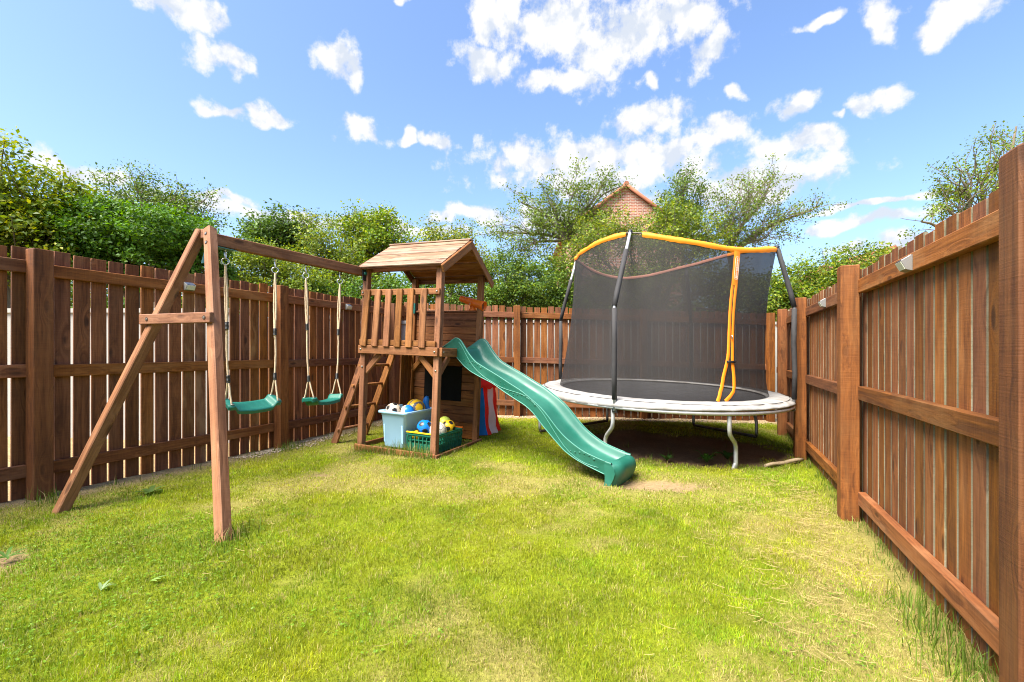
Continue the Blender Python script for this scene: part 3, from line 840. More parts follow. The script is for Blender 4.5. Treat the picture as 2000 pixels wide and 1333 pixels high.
def build_swing(label, t0, t1, seat_z, roll, yawz, conn):
    """two ropes, rings, cleats and a moulded seat"""
    h0 = BEAM0.lerp(BEAM1, t0); h1 = BEAM0.lerp(BEAM1, t1)
    mid = (h0 + h1) / 2; c = Vector((mid.x, mid.y, EYE + seat_z))
    t = thing('swing', label, 'swing', c, 'green swings on the beam')
    L, D = .44, .165
    rot = Matrix.Rotation(yawz, 4, 'Z') @ frame((0, 0, 0), BD).to_3x3().to_4x4() @ Matrix.Rotation(roll, 4, 'X')
    SM = Matrix.Translation(c) @ rot
    # seat cross section along its length (local X), raised ends
    def zt(u):
        a = abs(u)
        if a > .76: return .040 - .006 * ((a - .76) / .24) ** 2
        if a > .66: return .040 * (a - .66) / .10 + .0
        return -.012 * (1 - (a / .66) ** 2)
    us = np.linspace(-1, 1, 45)
    vs = [-1, -.96, -.86] + list(np.linspace(-.72, .72, 25)) + [.86, .96, 1]
    rows = []; rows2 = []
    for u in us:
        r1, r2 = [], []
        endround = 1 - .22 * max(0, (abs(u) - .8) / .2) ** 2
        for k, v in enumerate(vs):
            y = v * D / 2 * endround; zz = zt(u)
            if abs(v) > .8: zz -= .012 * ((abs(v) - .8) / .2) ** 2
            elif abs(u) < .62: zz += .0022 * (1 if k % 4 < 2 else -1)
            r1.append(Vector((u * L / 2, y, zz + .012)))
            r2.append(Vector((u * L / 2 * .985, y * .97, zz - .016)))
        rows.append(r1); rows2.append(r2)
    b = MB(); b.grid(rows); b.grid([list(reversed(r)) for r in rows2])
    edge_t = [r[0] for r in rows] + [p for p in rows[-1][1:]] + [r[-1] for r in reversed(rows[:-1])] + [p for p in reversed(rows[0][1:-1])]
    edge_b = [r[0] for r in rows2] + [p for p in rows2[-1][1:]] + [r[-1] for r in reversed(rows2[:-1])] + [p for p in reversed(rows2[0][1:-1])]
    b.grid([edge_b, edge_t], close_u=True)
    seat = b.build('seat', M['green_plastic'], t, SM)
    for s, h in ((-1, h0), (1, h1)):
        top = h - Vector((0, 0, .05))
        e = SM @ Vector((s * L / 2 * .86, 0, .05))
        k1 = top - Vector((0, 0, .035)); 
        # hook plate, two links, ring
        b = MB().tube([top + Vector((0, 0, .004)), top - Vector((0, 0, .03))], .006, 8)
        b.build('hook', M['chrome'], t)
        def ring(cn, r, rr, ax, nm, sz=1.0):
            pts = []
            a = Vector(ax).normalized(); q = Vector((0, 0, 1)); w_ = a.cross(q)
            for j in range(16):
                th = 2 * math.pi * j / 16
                pts.append(cn + w_ * (r * math.cos(th)) + q * (r * sz * math.sin(th)))
            MB().tube(pts, rr, 6, closed=True).build(nm, M['chrome'], t)
        vd = Vector((.45, -.9, 0))
        ring(top - Vector((0, 0, .055)), .014, .0045, (1, .2, 0), 'chain_link', 2.1)
        rc = top - Vector((0, 0, .105))
        ring(rc, .026, .0045, vd, 'rope_ring')
        r0 = rc - Vector((0, 0, .026))
        tot = (e - r0).length; dirn = (e - r0).normalized()
        fork = e - dirn * .19
        # double rope down to the adjuster, single below
        k = .44 if s < 0 else .46
        adj = r0.lerp(fork, conn + .02 * s)
        side = Vector((.5, -.2, 0)).normalized() * .013
        rp = MB()
        def twist(a, b2, r, off=Vector((0, 0, 0)), sag=0.0):
            pts = []
            n = max(6, int((b2 - a).length / .03))
            for i in range(n + 1):
                f_ = i / n
                pts.append(a.lerp(b2, f_) + off * math.sin(math.pi * f_) + Vector((sag, 0, 0)) * math.sin(math.pi * f_) + Vector((random.uniform(-1, 1), random.uniform(-1, 1), 0)) * .0012)
            rp.tube(pts, r, 7)
        twist(r0, adj, .0078, side); twist(r0, adj + dirn * .07, .0078, -side)
        twist(adj - dirn * .02, fork, .0082, sag=.006 * s)
        # fork lines to both edges of the seat end
        for q in (-1, 1):
            twist(fork, SM @ Vector((s * L / 2 * .86, q * D / 2 * .72, .035)), .0070)
        rope = rp.build('rope', M['rope'], t)
        for cn in (adj, fork):
            b = MB()
            for j in range(6):
                a_ = cn - dirn * (.026 - j * .0105)
                b.tube([a_, a_ + dirn * .0085], .0155, 10)
            b.tube([cn - dirn * .026, cn + dirn * .035], .011, 10)
            b.build('rope_clamp', M['black_plastic'], rope)
        for q in (-1, 1):
            cc = SM @ Vector((s * L / 2 * .86, q * D / 2 * .72, .0525))
            pts = [cc + Vector((.011 * math.cos(a), .011 * math.sin(a), -.0)) for a in np.linspace(0, 2 * math.pi, 12, endpoint=False)]
            MB().tube(pts, .004, 6, closed=True).build('eyelet', M['bolt'], seat)
build_swing('green plastic swing seat nearer the A frame, tilted towards camera', .055, .325, -.455, R(22), R(-10), .55)
build_swing('green plastic swing seat hanging closer to the play tower', .525, .785, -.498, R(-4), R(4), .50)

# ------------------------------------------------------------------ slide
def build_slide():
    d = Vector((.802, -.597, 0)).normalized(); p = Vector((.597, .802, 0)).normalized(); T0 = Vector((-.641, 4.998, 0))
    t = thing('slide', 'faded green plastic wavy slide running down from play tower', 'slide', T0 + d * 1.8 + p * .21)
    up = np.array([(-.172,1.205),(-.06,1.262),(.0,1.30),(.058,1.313),(.10,1.295),(.136,1.262),(.211,1.163),(.322,1.053),(.466,.987),(.638,.911),(.787,.838),(.915,.780),(1.038,.704),(1.158,.625),(1.245,.540),(1.316,.462),(1.399,.387),(1.494,.326),(1.599,.272),(1.75,.228),(1.86,.205)])
    lo = np.array([(-.172,1.190),(-.03,1.185),(.039,1.092),(.155,.994),(.249,.941),(.377,.889),(.553,.828),(.689,.755),(.836,.685),(.962,.630),(1.069,.556),(1.143,.470),(1.216,.403),(1.301,.327),(1.399,.243),(1.507,.187),(1.624,.146),(1.799,.093),(1.86,.088)])
    S = np.concatenate([np.linspace(-.172, .25, 26), np.linspace(.27, 1.86, 74)])
    def smooth(a):
        a = np.interp(S, a[:, 0], a[:, 1]); k = np.array([1, 2, 3, 2, 1.]) / 9
        return np.convolve(np.pad(a, 2, mode='edge'), k, 'valid')
    zu, zl = smooth(up), smooth(lo)
    w = .42
    off = g(0, 4.5) * 0
    P = lambda s, y, z: T0 + d * float(s) + p * float(y) + Vector((0, 0, float(z)))
    # bed lies a little above the lower edge of the walls
    zb = zl + np.minimum((zu - zl) * .15, .020)
    zb = np.where(S < .05, np.maximum(zb, 1.19), zb)
    k = np.array([1, 2, 3, 4, 3, 2, 1.]) / 16; zb = np.convolve(np.pad(zb, 3, mode='edge'), k, 'valid')
    rows = []
    for i, s in enumerate(S):
        U, Lw, B = zu[i], zl[i], zb[i]
        flare = .018
        row = [P(s, 0.0, Lw), P(s, -.004, Lw + (U - Lw) * .3), P(s, -.008, Lw + (U - Lw) * .7), P(s, -.016, U - .012), P(s, -.013, U - .001), P(s, -.002, U + .002), P(s, .008, U - .004),
               P(s, .014, U - .014), P(s, .026, B + (U - B) * .45), P(s, .044, B + (U - B) * .14), P(s, .075, B + .006), P(s, .12, B + .001), P(s, w / 2, B),
               P(s, w - .12, B + .001), P(s, w - .075, B + .006), P(s, w - .044, B + (U - B) * .14), P(s, w - .026, B + (U - B) * .45), P(s, w - .014, U - .014),
               P(s, w - .008, U - .004), P(s, w + .002, U + .002), P(s, w + .013, U - .001), P(s, w + .016, U - .012), P(s, w + .008, Lw + (U - Lw) * .7), P(s, w, Lw)]
        rows.append(row)
    b = MB(); b.grid(rows)
    # underside of the bed
    b.grid([[P(s, w, zl[i]), P(s, w - .03, zb[i] - .012), P(s, w / 2, zb[i] - .014), P(s, .03, zb[i] - .012), P(s, 0, zl[i])] for i, s in enumerate(S)])
    body = b.build('chute', M['slide'], t)
    sm = body.modifiers.new('smooth', 'SUBSURF'); sm.levels = 0; sm.render_levels = 1
    # rounded foot at the bottom end
    b = MB(); rows = []
    zg = g(.9, 4.0) - .015
    prof = [(1.845, .208), (1.885, .206), (1.915, .196), (1.935, .172), (1.945, .13), (1.93, .08), (1.90, .02), (1.895, zg)]
    ys = np.concatenate([[-.012, -.006, .006], np.linspace(.03, w - .03, 9), [w - .006, w + .006, w + .012]])
    for s, z in prof:
        r = []
        for y in ys:
            e = abs((y - w / 2) / (w / 2)); cut = .05 * max(0, e - .6) ** 2 / .16
            r.append(P(s - cut, y, z - .012 * max(0, e - .75) / .25))
        rows.append(r)
    b.grid(rows)
    for y, fl in ((-.012, False), (w + .012, True)):
        e = 1.0; cut = .05
        outer = [P(s - cut, y, z - .012) for s, z in prof]
        inner = [P(1.795, y, .15), P(1.80, y, .14), P(1.802, y, .13), P(1.80, y, .12), P(1.80, y, .105), P(1.802, y, .08), P(1.80, y, .03), P(1.79, y, zg)]
        rr = [[o_, i_] for o_, i_ in zip(outer, inner)]
        b.grid(rr if fl else [list(reversed(q)) for q in rr], smooth=False)
    b.build('foot', M['slide'], t)
    # raised rim lines and the wavy line and bubbles on the near side wall
    def line(fn, r, nm='rim_line', side=-1, a=.03, e=1.80, n=90):
        pts = []
        for s in np.linspace(a, e, n):
            U, Lw = float(np.interp(s, S, zu)), float(np.interp(s, S, zl)); f_ = fn(s)
            y = -.004 - .010 * f_ if side < 0 else w + .004 + .010 * f_
            pts.append(P(s, y, Lw + (U - Lw) * f_))
        MB().tube(pts, r, 5).build(nm, M['slide_line'], t)
    line(lambda s: .985, .0042); line(lambda s: .04, .0045); line(lambda s: .985, .0042, side=1)
    wave = lambda s: .50 - .36 * math.cos((s - .55) / 1.02 * 2 * math.pi) if s > .05 else .5
    line(wave, .0032, 'wave_line', a=.09, e=1.74)
    for a, e in ((.08, .40), (.66, 1.08), (1.32, 1.70)):
        n = 9
        for q in range(n):
            s = a + (e - a) * q / (n - 1)
            U, Lw = float(np.interp(s, S, zu)), float(np.interp(s, S, zl))
            for f_, rr in ((.60 - .30 * math.sin(q * .7), .0045 + .0011 * q), (.35 + .25 * math.sin(q * 1.3), .0042)):
                if f_ < .1: continue
                mb = MB(); c = P(s, -.004 - .008 * f_, Lw + (U - Lw) * f_)
                mb.lathe([(rr, -.002), (rr * .9, rr * .25), (rr * .5, rr * .5), (.0005, rr * .6)], 9, Matrix.Translation(c) @ (-p).to_track_quat('Z', 'Y').to_matrix().to_4x4())
                mb.build('bubble', M['slide'], t)
build_slide()

# ------------------------------------------------------------------ trampoline
def build_trampoline():
    cx, cy = TC; z0 = EYE - .483
    t = thing('trampoline', 'round trampoline with black safety net, orange trim and grey pad', 'trampoline', (cx, cy, g(cx, cy)))
    pz = lambda x, y: z0 - .026 * (x - cx) + .03 * (y - cy)
    def PR(deg, r, dz=0.0):
        a = R(deg); x, y = cx + r * math.cos(a), cy + r * math.sin(a)
        return Vector((x, y, pz(x, y) + dz))
    n = 96; dg = [360 * i / n for i in range(n)]
    # frame ring
    MB().tube([PR(a, 1.468, -.062) for a in dg], .021, 10, closed=True).build('frame_ring', M['steel'], t)
    # jumping mat, slightly hanging
    rows = [[PR(a, r, -.012 - .03 * (1 - (r / 1.27) ** 2) + .004 * math.sin(a * .13 + r * 7)) for a in dg] for r in (1.27, 1.1, .9, .7, .5, .3, .12, .01)]
    MB().grid(rows, close_u=True).build('jumping_mat', M['mat'], t)
    # safety pad: soft ring with a drooping hem
    rr = [(1.20, .004), (1.215, .017), (1.28, .024), (1.36, .022), (1.43, .012), (1.475, -.008), (1.492, -.03), (1.488, -.052), (1.47, -.058), (1.45, -.03)]
    rows = []
    for k, (r, z) in enumerate(rr):
        row = []
        for a in [360 * i / 240 for i in range(240)]:
            w_ = math.sin(R(a) * 23 + 1.3 * math.sin(R(a) * 5)) * .5 + math.sin(R(a) * 47 + 2) * .3
            fr = sstep(0, 4, k)
            loose = 1 + 1.3 * float(np.exp(-((((a - 215 + 180) % 360) - 180) / 35.0) ** 2))
            hem = max(0, k - 5) / 4; short = float(np.exp(-((((a - 300 + 180) % 360) - 180) / 42.0) ** 2))
            row.append(PR(a, r + .008 * w_ * hem, z + .0075 * w_ * fr - (.022 * (loose - 1) + .007 * w_) * hem + .038 * short * hem))
        rows.append(row)
    MB().grid(rows, close_u=True).build('safety_pad', M['pad'], t)
    # seams
    MB().tube([PR(a, 1.435, .0135) for a in dg], .003, 4, closed=True).build('pad_seam', M['black_plastic'], t)
    MB().tube([PR(a, 1.255, .006) for a in dg], .006, 5, closed=True).build('mat_edge', M['black_plastic'], t)
    # legs: three bent U frames
    def uleg(a, b_, ta, tb):
        za, zb = g(*a), g(*b_)
        A, B = Vector((a[0], a[1], za + .005)), Vector((b_[0], b_[1], zb + .005))
        Ta, Tb = ta, tb
        pts = []
        def s_leg(foot, top):
            q = []
            inw = Vector((top.x - foot.x, top.y - foot.y, 0))
            for f_ in np.linspace(0, 1, 12):
                k = .5 - .5 * math.cos(math.pi * min(1, max(0, (f_ - .35) / .35)))
                q.append(Vector((foot.x + inw.x * k, foot.y + inw.y * k, foot.z + (top.z - foot.z) * f_)))
            return q
        la, lb = s_leg(A, Ta), s_leg(B, Tb)
        d = (B - A).normalized()
        return la, lb, A, B, d
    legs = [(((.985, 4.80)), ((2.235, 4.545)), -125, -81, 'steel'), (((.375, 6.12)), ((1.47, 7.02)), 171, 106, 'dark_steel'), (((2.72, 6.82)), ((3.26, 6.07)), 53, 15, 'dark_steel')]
    for a, b_, da, db, mt in legs:
        la, lb, A, B, d = uleg(a, b_, PR(da, 1.45, -.06), PR(db, 1.45, -.06))
        for l_ in (la, lb):
            MB().tube(l_[1:] if mt == 'dark_steel' else l_, .0205, 10).build('leg', M['steel'], t)
        lift = .03 if mt == 'dark_steel' else -.09
        p0, p1 = la[1], lb[1]
        rad = .09
        base = [p0, p0 + d * .012 - Vector((0, 0, .03)), A + d * .05 + Vector((0, 0, lift)), A + d * .14 + Vector((0, 0, lift)), B - d * .14 + Vector((0, 0, lift)), B - d * .05 + Vector((0, 0, lift)), p1 - d * .012 - Vector((0, 0, .03)), p1]
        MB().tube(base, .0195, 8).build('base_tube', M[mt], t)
    # enclosure poles
    hoop_k = [(-124, 1.0, 1.286), (-95, 1.08, 1.155), (-65, 1.15, 1.068), (-35, 1.30, 1.135), (-8, 1.25, 1.27), (20, 1.15, 1.31), (53, 1.2, 1.26), (80, 1.15, 1.15), (100, 1.15, 1.115), (122, 1.17, 1.19), (140, 1.19, 1.31), (165, 1.01, 1.26), (195, 1.0, 1.235), (212, 1.0, 1.268)]
    ang = np.array([k[0] for k in hoop_k]); rad_ = np.array([k[1] for k in hoop_k]); zz = np.array([k[2] for k in hoop_k]) + EYE
    def cyc(vals, a):
        a = (a + 124) % 360 - 124
        A = np.concatenate([ang - 360, ang, ang + 360]); V = np.concatenate([vals] * 3)
        i = np.searchsorted(A, a) - 1
        p0, p1, p2, p3 = V[i - 1], V[i], V[i + 1], V[i + 2]
        h = A[i + 1] - A[i]; u = (a - A[i]) / h
        m1 = (p2 - p0) / (A[i + 1] - A[i - 1]) * h; m2 = (p3 - p1) / (A[i + 2] - A[i]) * h
        return (2 * u**3 - 3 * u**2 + 1) * p1 + (u**3 - 2 * u**2 + u) * m1 + (-2 * u**3 + 3 * u**2) * p2 + (u**3 - u**2) * m2
    def hoop(a):
        r = float(cyc(rad_, a)); return Vector((cx + r * math.cos(R(a)), cy + r * math.sin(R(a)), float(cyc(zz, a))))
    for a, bare, bz in ((-124, .27, .47), (-34, .0, .50), (53, .16, .45), (140, .33, .47)):
        base = PR(a, 1.475, -.10); knee = PR(a, 1.475, 0); knee.z = EYE + bz
        top = hoop(a) + Vector((0, 0, .015)); outv = Vector((math.cos(R(a)), math.sin(R(a)), 0))
        top = top + outv * .012
        path = [base, base.lerp(knee, .5), knee - Vector((0, 0, .08)), knee, knee.lerp(top, .12), knee.lerp(top, .5), top]
        pole = MB().tube(path, .0165, 10).build('enclosure_pole', M['steel'], t)
        sl_top = knee.lerp(top, 1 - bare) if bare else top - (top - knee).normalized() * .03
        mid = knee + Vector((0, 0, .02))
        lowp = [base + Vector((0, 0, .115)), base.lerp(knee, .35) + outv * .006, base.lerp(knee, .65) - outv * .004, knee - Vector((0, 0, .035))]
        MB().tube(lowp, [.0265, .0255, .027, .0255], 12).build('foam_sleeve', M['foam'], pole)
        hi = [knee - Vector((0, 0, .02)), knee.lerp(sl_top, .2), knee.lerp(sl_top, .6), sl_top]
        MB().tube(hi, [.0255, .027, .0255, .026], 12).build('foam_sleeve', M['foam'], pole)
        MB().lathe([(.022, -.02), (.024, .0), (.020, .016), (.0005, .02)], 10, Matrix.Translation(top)).build('pole_cap', M['black_plastic'], pole)
        MB().box(PR(a, 1.455, -.085), (.05, .05, .06), Matrix.Rotation(R(a), 3, 'Z')).build('pole_clamp', M['black_plastic'], pole)
    # hoop rod and the orange sleeve on it (orange at the front, dull pink at the far side)
    MB().tube([hoop(a) for a in np.linspace(-124, 236, 121)[:-1]], .008, 6, closed=True).build('hoop_rod', M['dark_steel'], t)
    def sleeve(a0, a1, mt, nm, hgt):
        rows = []
        for a in np.linspace(a0, a1, max(12, int(abs(a1 - a0) / 2.5))):
            h = hoop(a); o_ = Vector((math.cos(R(a)), math.sin(R(a)), 0)); wv = .0025 * math.sin(a * 1.1) + .002 * math.sin(a * .37)
            rows.append([h - o_ * .012 - Vector((0, 0, hgt * .8)), h - o_ * .018 + Vector((0, 0, .0)), h + Vector((0, 0, .018 + wv)), h + o_ * .019, h + o_ * .014 - Vector((0, 0, hgt * .6)), h + o_ * .006 - Vector((0, 0, hgt + wv))])
        MB().grid(rows).build(nm, M[mt], t)
    sleeve(-116.5, -34, 'orange', 'hoop_sleeve', .040)
    sleeve(-34, 20, 'orange', 'hoop_sleeve', .030)
    sleeve(150, 233, 'orange', 'hoop_sleeve', .038)
    sleeve(20, 150, 'pink_trim', 'hoop_sleeve', .028)
    # net
    def net_pt(a, f_, out=0.0):
        h = hoop(a); b0 = PR(a, 1.235, .022)
        rh = math.hypot(h.x - cx, h.y - cy)
        aa = ((a - 0 + 180) % 360) - 180
        amp = .03 + .10 * math.exp(-(aa / 36.0) ** 2)
        r = 1.235 + (rh - 1.235) * f_ - amp * math.sin(math.pi * f_ ** .75)
        r += .012 * math.sin(R(a) * 9 + f_ * 4) * math.sin(math.pi * f_)
        zz_ = b0.z + (h.z - .02 - b0.z) * f_
        return Vector((cx + (r + out) * math.cos(R(a)), cy + (r + out) * math.sin(R(a)), zz_))
    fs = np.concatenate([np.linspace(0, .12, 6), np.linspace(.16, 1, 18)])
    MB().grid([[net_pt(a, f_) for a in [360 * i / 120 for i in range(120)]] for f_ in fs], close_u=True).build('safety_net', M['net'], t)
    # zipped door: one broad orange tab that splits in two
    def ribbon(path, w, nm, mt='orange', out=.012, par=t):
        rows = []
        pts = [net_pt(a, f_, out) for a, f_ in path]
        for i, p in enumerate(pts):
            dn = (pts[min(i + 1, len(pts) - 1)] - pts[max(i - 1, 0)]).normalized()
            o_ = Vector((math.cos(R(path[i][0])), math.sin(R(path[i][0])), 0))
            s_ = dn.cross(o_).normalized() * (w / 2)
            rows.append([p - s_, p - s_ * .6 + o_ * .005, p + s_ * .6 + o_ * .005, p + s_])
        return MB().grid(rows).build(nm, M[mt], par), rows
    tp = [(-65.0 - 1.6 * (1 - f_) / .24, f_) for f_ in np.linspace(.995, .765, 8)]
    tab, rows_ = ribbon(tp, .088, 'door_tab')
    aw = lambda f_: -66.6 - 7.6 * (.765 - f_) / .765
    def gap(f_): return float(np.interp(f_, [0, .06, .16, .26, .45, .765], [1.6, 2.9, 2.5, 1.35, 1.15, 1.10]))
    for s in (-1, 1):
        path = []
        for f_ in np.linspace(.765, .0, 26):
            a = aw(f_) + s * gap(f_)
            if f_ < .10: a += -2.8 * ((.10 - f_) / .10) ** 2 * (1 if s < 0 else 1.4)
            if s < 0 and f_ < .3: a -= 1.9 * (1 - f_ / .3) ** .8
            path.append((a, float(f_)))
        ribbon(path, .041, 'door_binding')
    ribbon([(aw(f_), float(f_)) for f_ in np.linspace(.76, .26, 12)], .012, 'zip', 'black_plastic', .010)
    c0, c1 = net_pt(aw(.255) - 2.4, .255, .024), net_pt(aw(.255) + 2.4, .255, .024)
    MB().tube([c0, (c0 + c1) / 2, c1], .012, 6).build('buckle', M['black_plastic'], t)
    zp = net_pt(aw(.43), .43, .03); MB().tube([zp, zp - Vector((0, 0, .04))], .006, 6).build('zip_pull', M['chrome'], t)
    # printed word in its outlined capsule on the tab
    a_, f_ = tp[3][0], (tp[1][1] + tp[6][1]) / 2
    p_hi, p_lo = net_pt(tp[1][0], tp[1][1], .021), net_pt(tp[6][0], tp[6][1], .021)
    upv = (p_hi - p_lo).normalized(); o_ = Vector((math.cos(R(tp[4][0])), math.sin(R(tp[4][0])), 0)); o_ = (o_ - upv * o_.dot(upv)).normalized()
    yv = o_.cross(upv)
    mid = (p_hi + p_lo) / 2 + o_ * .001
    TM = Matrix(((upv.x, yv.x, o_.x, mid.x), (upv.y, yv.y, o_.y, mid.y), (upv.z, yv.z, o_.z, mid.z), (0, 0, 0, 1)))
    cu = bpy.data.curves.new('print', 'FONT'); cu.body = 'sportspower'; cu.size = .040; cu.align_x = 'CENTER'; cu.align_y = 'CENTER'; cu.extrude = .0006; cu.offset = 0.0
    tmp = bpy.data.objects.new('print', cu); COL.objects.link(tmp)
    dg_ = bpy.context.evaluated_depsgraph_get(); me = bpy.data.meshes.new_from_object(tmp.evaluated_get(dg_)); bpy.data.objects.remove(tmp)
    wd = max(v.co.x for v in me.vertices) - min(v.co.x for v in me.vertices)
    Lp = (p_hi - p_lo).length * .93
    me.materials.clear(); me.materials.append(M['white_print'])
    link(bpy.data.objects.new('printed_word', me), tab, TM @ Matrix.Diagonal((Lp * .9 / wd, 1, 1, 1)))
    cap = []
    for k in range(40):
        th = 2 * math.pi * k / 40
        x = math.cos(th); y = math.sin(th)
        cap.append(TM @ Vector((math.copysign(Lp / 2 - .024, x) + .024 * x, .026 * y, 0)))
    MB().tube(cap, .0014, 4, closed=True).build('print_outline', M['white_print'], tab)
build_trampoline()

# ------------------------------------------------------------------ toys
PH = (1 + 5 ** .5) / 2
ICO = np.array([(0, s, q * PH) for s in (-1, 1) for q in (-1, 1)] + [(s, q * PH, 0) for s in (-1, 1) for q in (-1, 1)] + [(q * PH, 0, s) for s in (-1, 1) for q in (-1, 1)], float)
ICO /= np.linalg.norm(ICO[0])
DOD = []
for i in range(12):
    for j in range(i + 1, 12):
        for k in range(j + 1, 12):
            if min(ICO[i] @ ICO[j], ICO[j] @ ICO[k], ICO[i] @ ICO[k]) > .4: v = ICO[i] + ICO[j] + ICO[k]; DOD.append(v / np.linalg.norm(v))
DOD = np.array(DOD)
def ball(name, label, c, r, base, patch=None, seam=None, rot=(0, 0, 0), style='football'):
    bm = bmesh.new(); bmesh.ops.create_icosphere(bm, subdivisions=5 if seam else 4, radius=1.0)
    me = bpy.data.meshes.new(name)
    for f_ in bm.faces:
        n = np.array(f_.calc_center_median()); n /= np.linalg.norm(n); f_.smooth = True
        dp = np.max(ICO @ n); dh = np.max(DOD @ n)
        a = math.acos(min(1, dp)); h = math.acos(min(1, dh)); dd = (a - .349) - (h - .415) * .92
        if style == 'football':
            s2 = np.sort(DOD @ n)
            seam_hex = (math.acos(min(1, s2[-2])) - math.acos(min(1, s2[-1]))) < .05
            if patch and a < .34: f_.material_index = 1
            elif seam and (abs(a - .345) < .028 or (seam_hex and a > .345)): f_.material_index = 2
        elif style == 'halves':
            if patch and n[0] > .25: f_.material_index = 1
        elif style == 'swirl':
            q = math.acos(max(-1, min(1, n @ np.array((.6, -.7, .39)))))
            if .45 < q < .72: f_.material_index = 1
            elif abs(q - 1.2) < .06 and n[2] > 0: f_.material_index = 1
    for v in bm.verts: v.co *= r
    bm.to_mesh(me); bm.free()
    for m_ in (base, patch or base, seam or base): me.materials.append(M[m_])
    o = link(bpy.data.objects.new(name, me), None, Matrix.Translation(c) @ Euler(rot).to_matrix().to_4x4())
    return tag(o, label, 'ball', 'balls under the tower')

def tower_pt(x, y, z): return TT @ Vector((x, y, z))

def build_tub():
    t = thing('storage_tub', 'pale blue plastic storage tub full of balls under tower', 'tub', tower_pt(-.62, .38, 0))
    def ring(hx, hy, z, rd, n=6):
        out = []
        for sx, sy, a0 in ((1, 1, 0), (-1, 1, 90), (-1, -1, 180), (1, -1, 270)):
            for k in range(n + 1):
                a = R(a0 + 90 * k / n); out.append(Vector((sx * (hx - rd) + rd * math.cos(a), sy * (hy - rd) + rd * math.sin(a), z)))
        return out
    TM = TT @ Matrix.Translation((-.63, .395, .008))
    def wrap(rows): return [[TM @ p for p in r] for r in rows]
    H = .405
    b = MB()
    b.grid(wrap([ring(.135, .245, 0, .035), ring(.14, .25, .012, .035), ring(.168, .282, H * .86, .035), ring(.172, .286, H * .87, .035), ring(.176, .29, H - .012, .035)]), close_u=True)
    b.grid(wrap([list(reversed(ring(.132, .242, .012, .033))), list(reversed(ring(.170, .284, H - .012, .033)))]), close_u=True)
    r0 = [TM @ p for p in ring(.135, .245, .012, .03)]
    b.add(r0, [tuple(range(len(r0)))])
    b.build('body', M['tub'], t)
    b = MB()
    prof = [(.170, H - .012), (.176, H), (.196, H), (.199, H - .006), (.199, H - .026), (.194, H - .028), (.192, H - .008), (.176, H - .012)]
    b.grid(wrap([ring(x, x + .114, z, .042) for x, z in prof]), close_u=True)
    b.build('rim', M['tub'], t)
    # moulded corner ribs on the front and handle notches on the far rim
    for x in (-.125, .125):
        MB().box((0, 0, 0), (.020, .006, .20)).build('rib', M['tub'], t, TM @ Matrix.Translation((x * .96, -.262, .15)) @ Matrix.Rotation(R(5.5), 4, 'X'))
    for y in (-.12, 0, .12):
        MB().box((0, 0, 0), (.010, .06, .03)).build('clip', M['tub'], t, TM @ Matrix.Translation((-.197, y, H + .008)))
    # balls inside
    P = lambda x, y, z: TM @ Vector((x, y, z))
    ball('football', 'cream ball with black patches in the blue tub', P(-.07, -.185, H - .005), .085, 'ball_cream', 'ball_black', rot=(.9, .2, .4))
    ball('football', 'blue and white ball beside cream ball in tub', P(.085, -.13, H - .012), .078, 'ball_white', 'toy_blue', rot=(.2, -.3, -.4), style='halves')
    ball('beach_ball', 'large yellow ball with grey rings in blue tub', P(.055, .07, H + .002), .112, 'ball_yellow', 'grey_print', rot=(.1, .2, -.1), style='swirl')
    ball('football', 'pale ball low down in tub behind cream ball', P(-.085, .03, H - .09), .08, 'ball_white', 'ball_black', rot=(2, .4, .2))
    # curved blue toy poking out
    c = P(.135, .215, H - .06)
    b = MB(); pts = []
    for k in np.linspace(0, 1, 9): pts.append(c + Vector((-.035 * math.sin(k * 2.6) + .01, 0, .20 * k)))
    b.tube(pts, [.030, .034, .036, .036, .035, .036, .038, .034, .016], 12)
    o = b.build('toy_club', M['toy_blue']); tag(o, 'curved blue plastic toy poking out of the tub', 'toy')
build_tub()

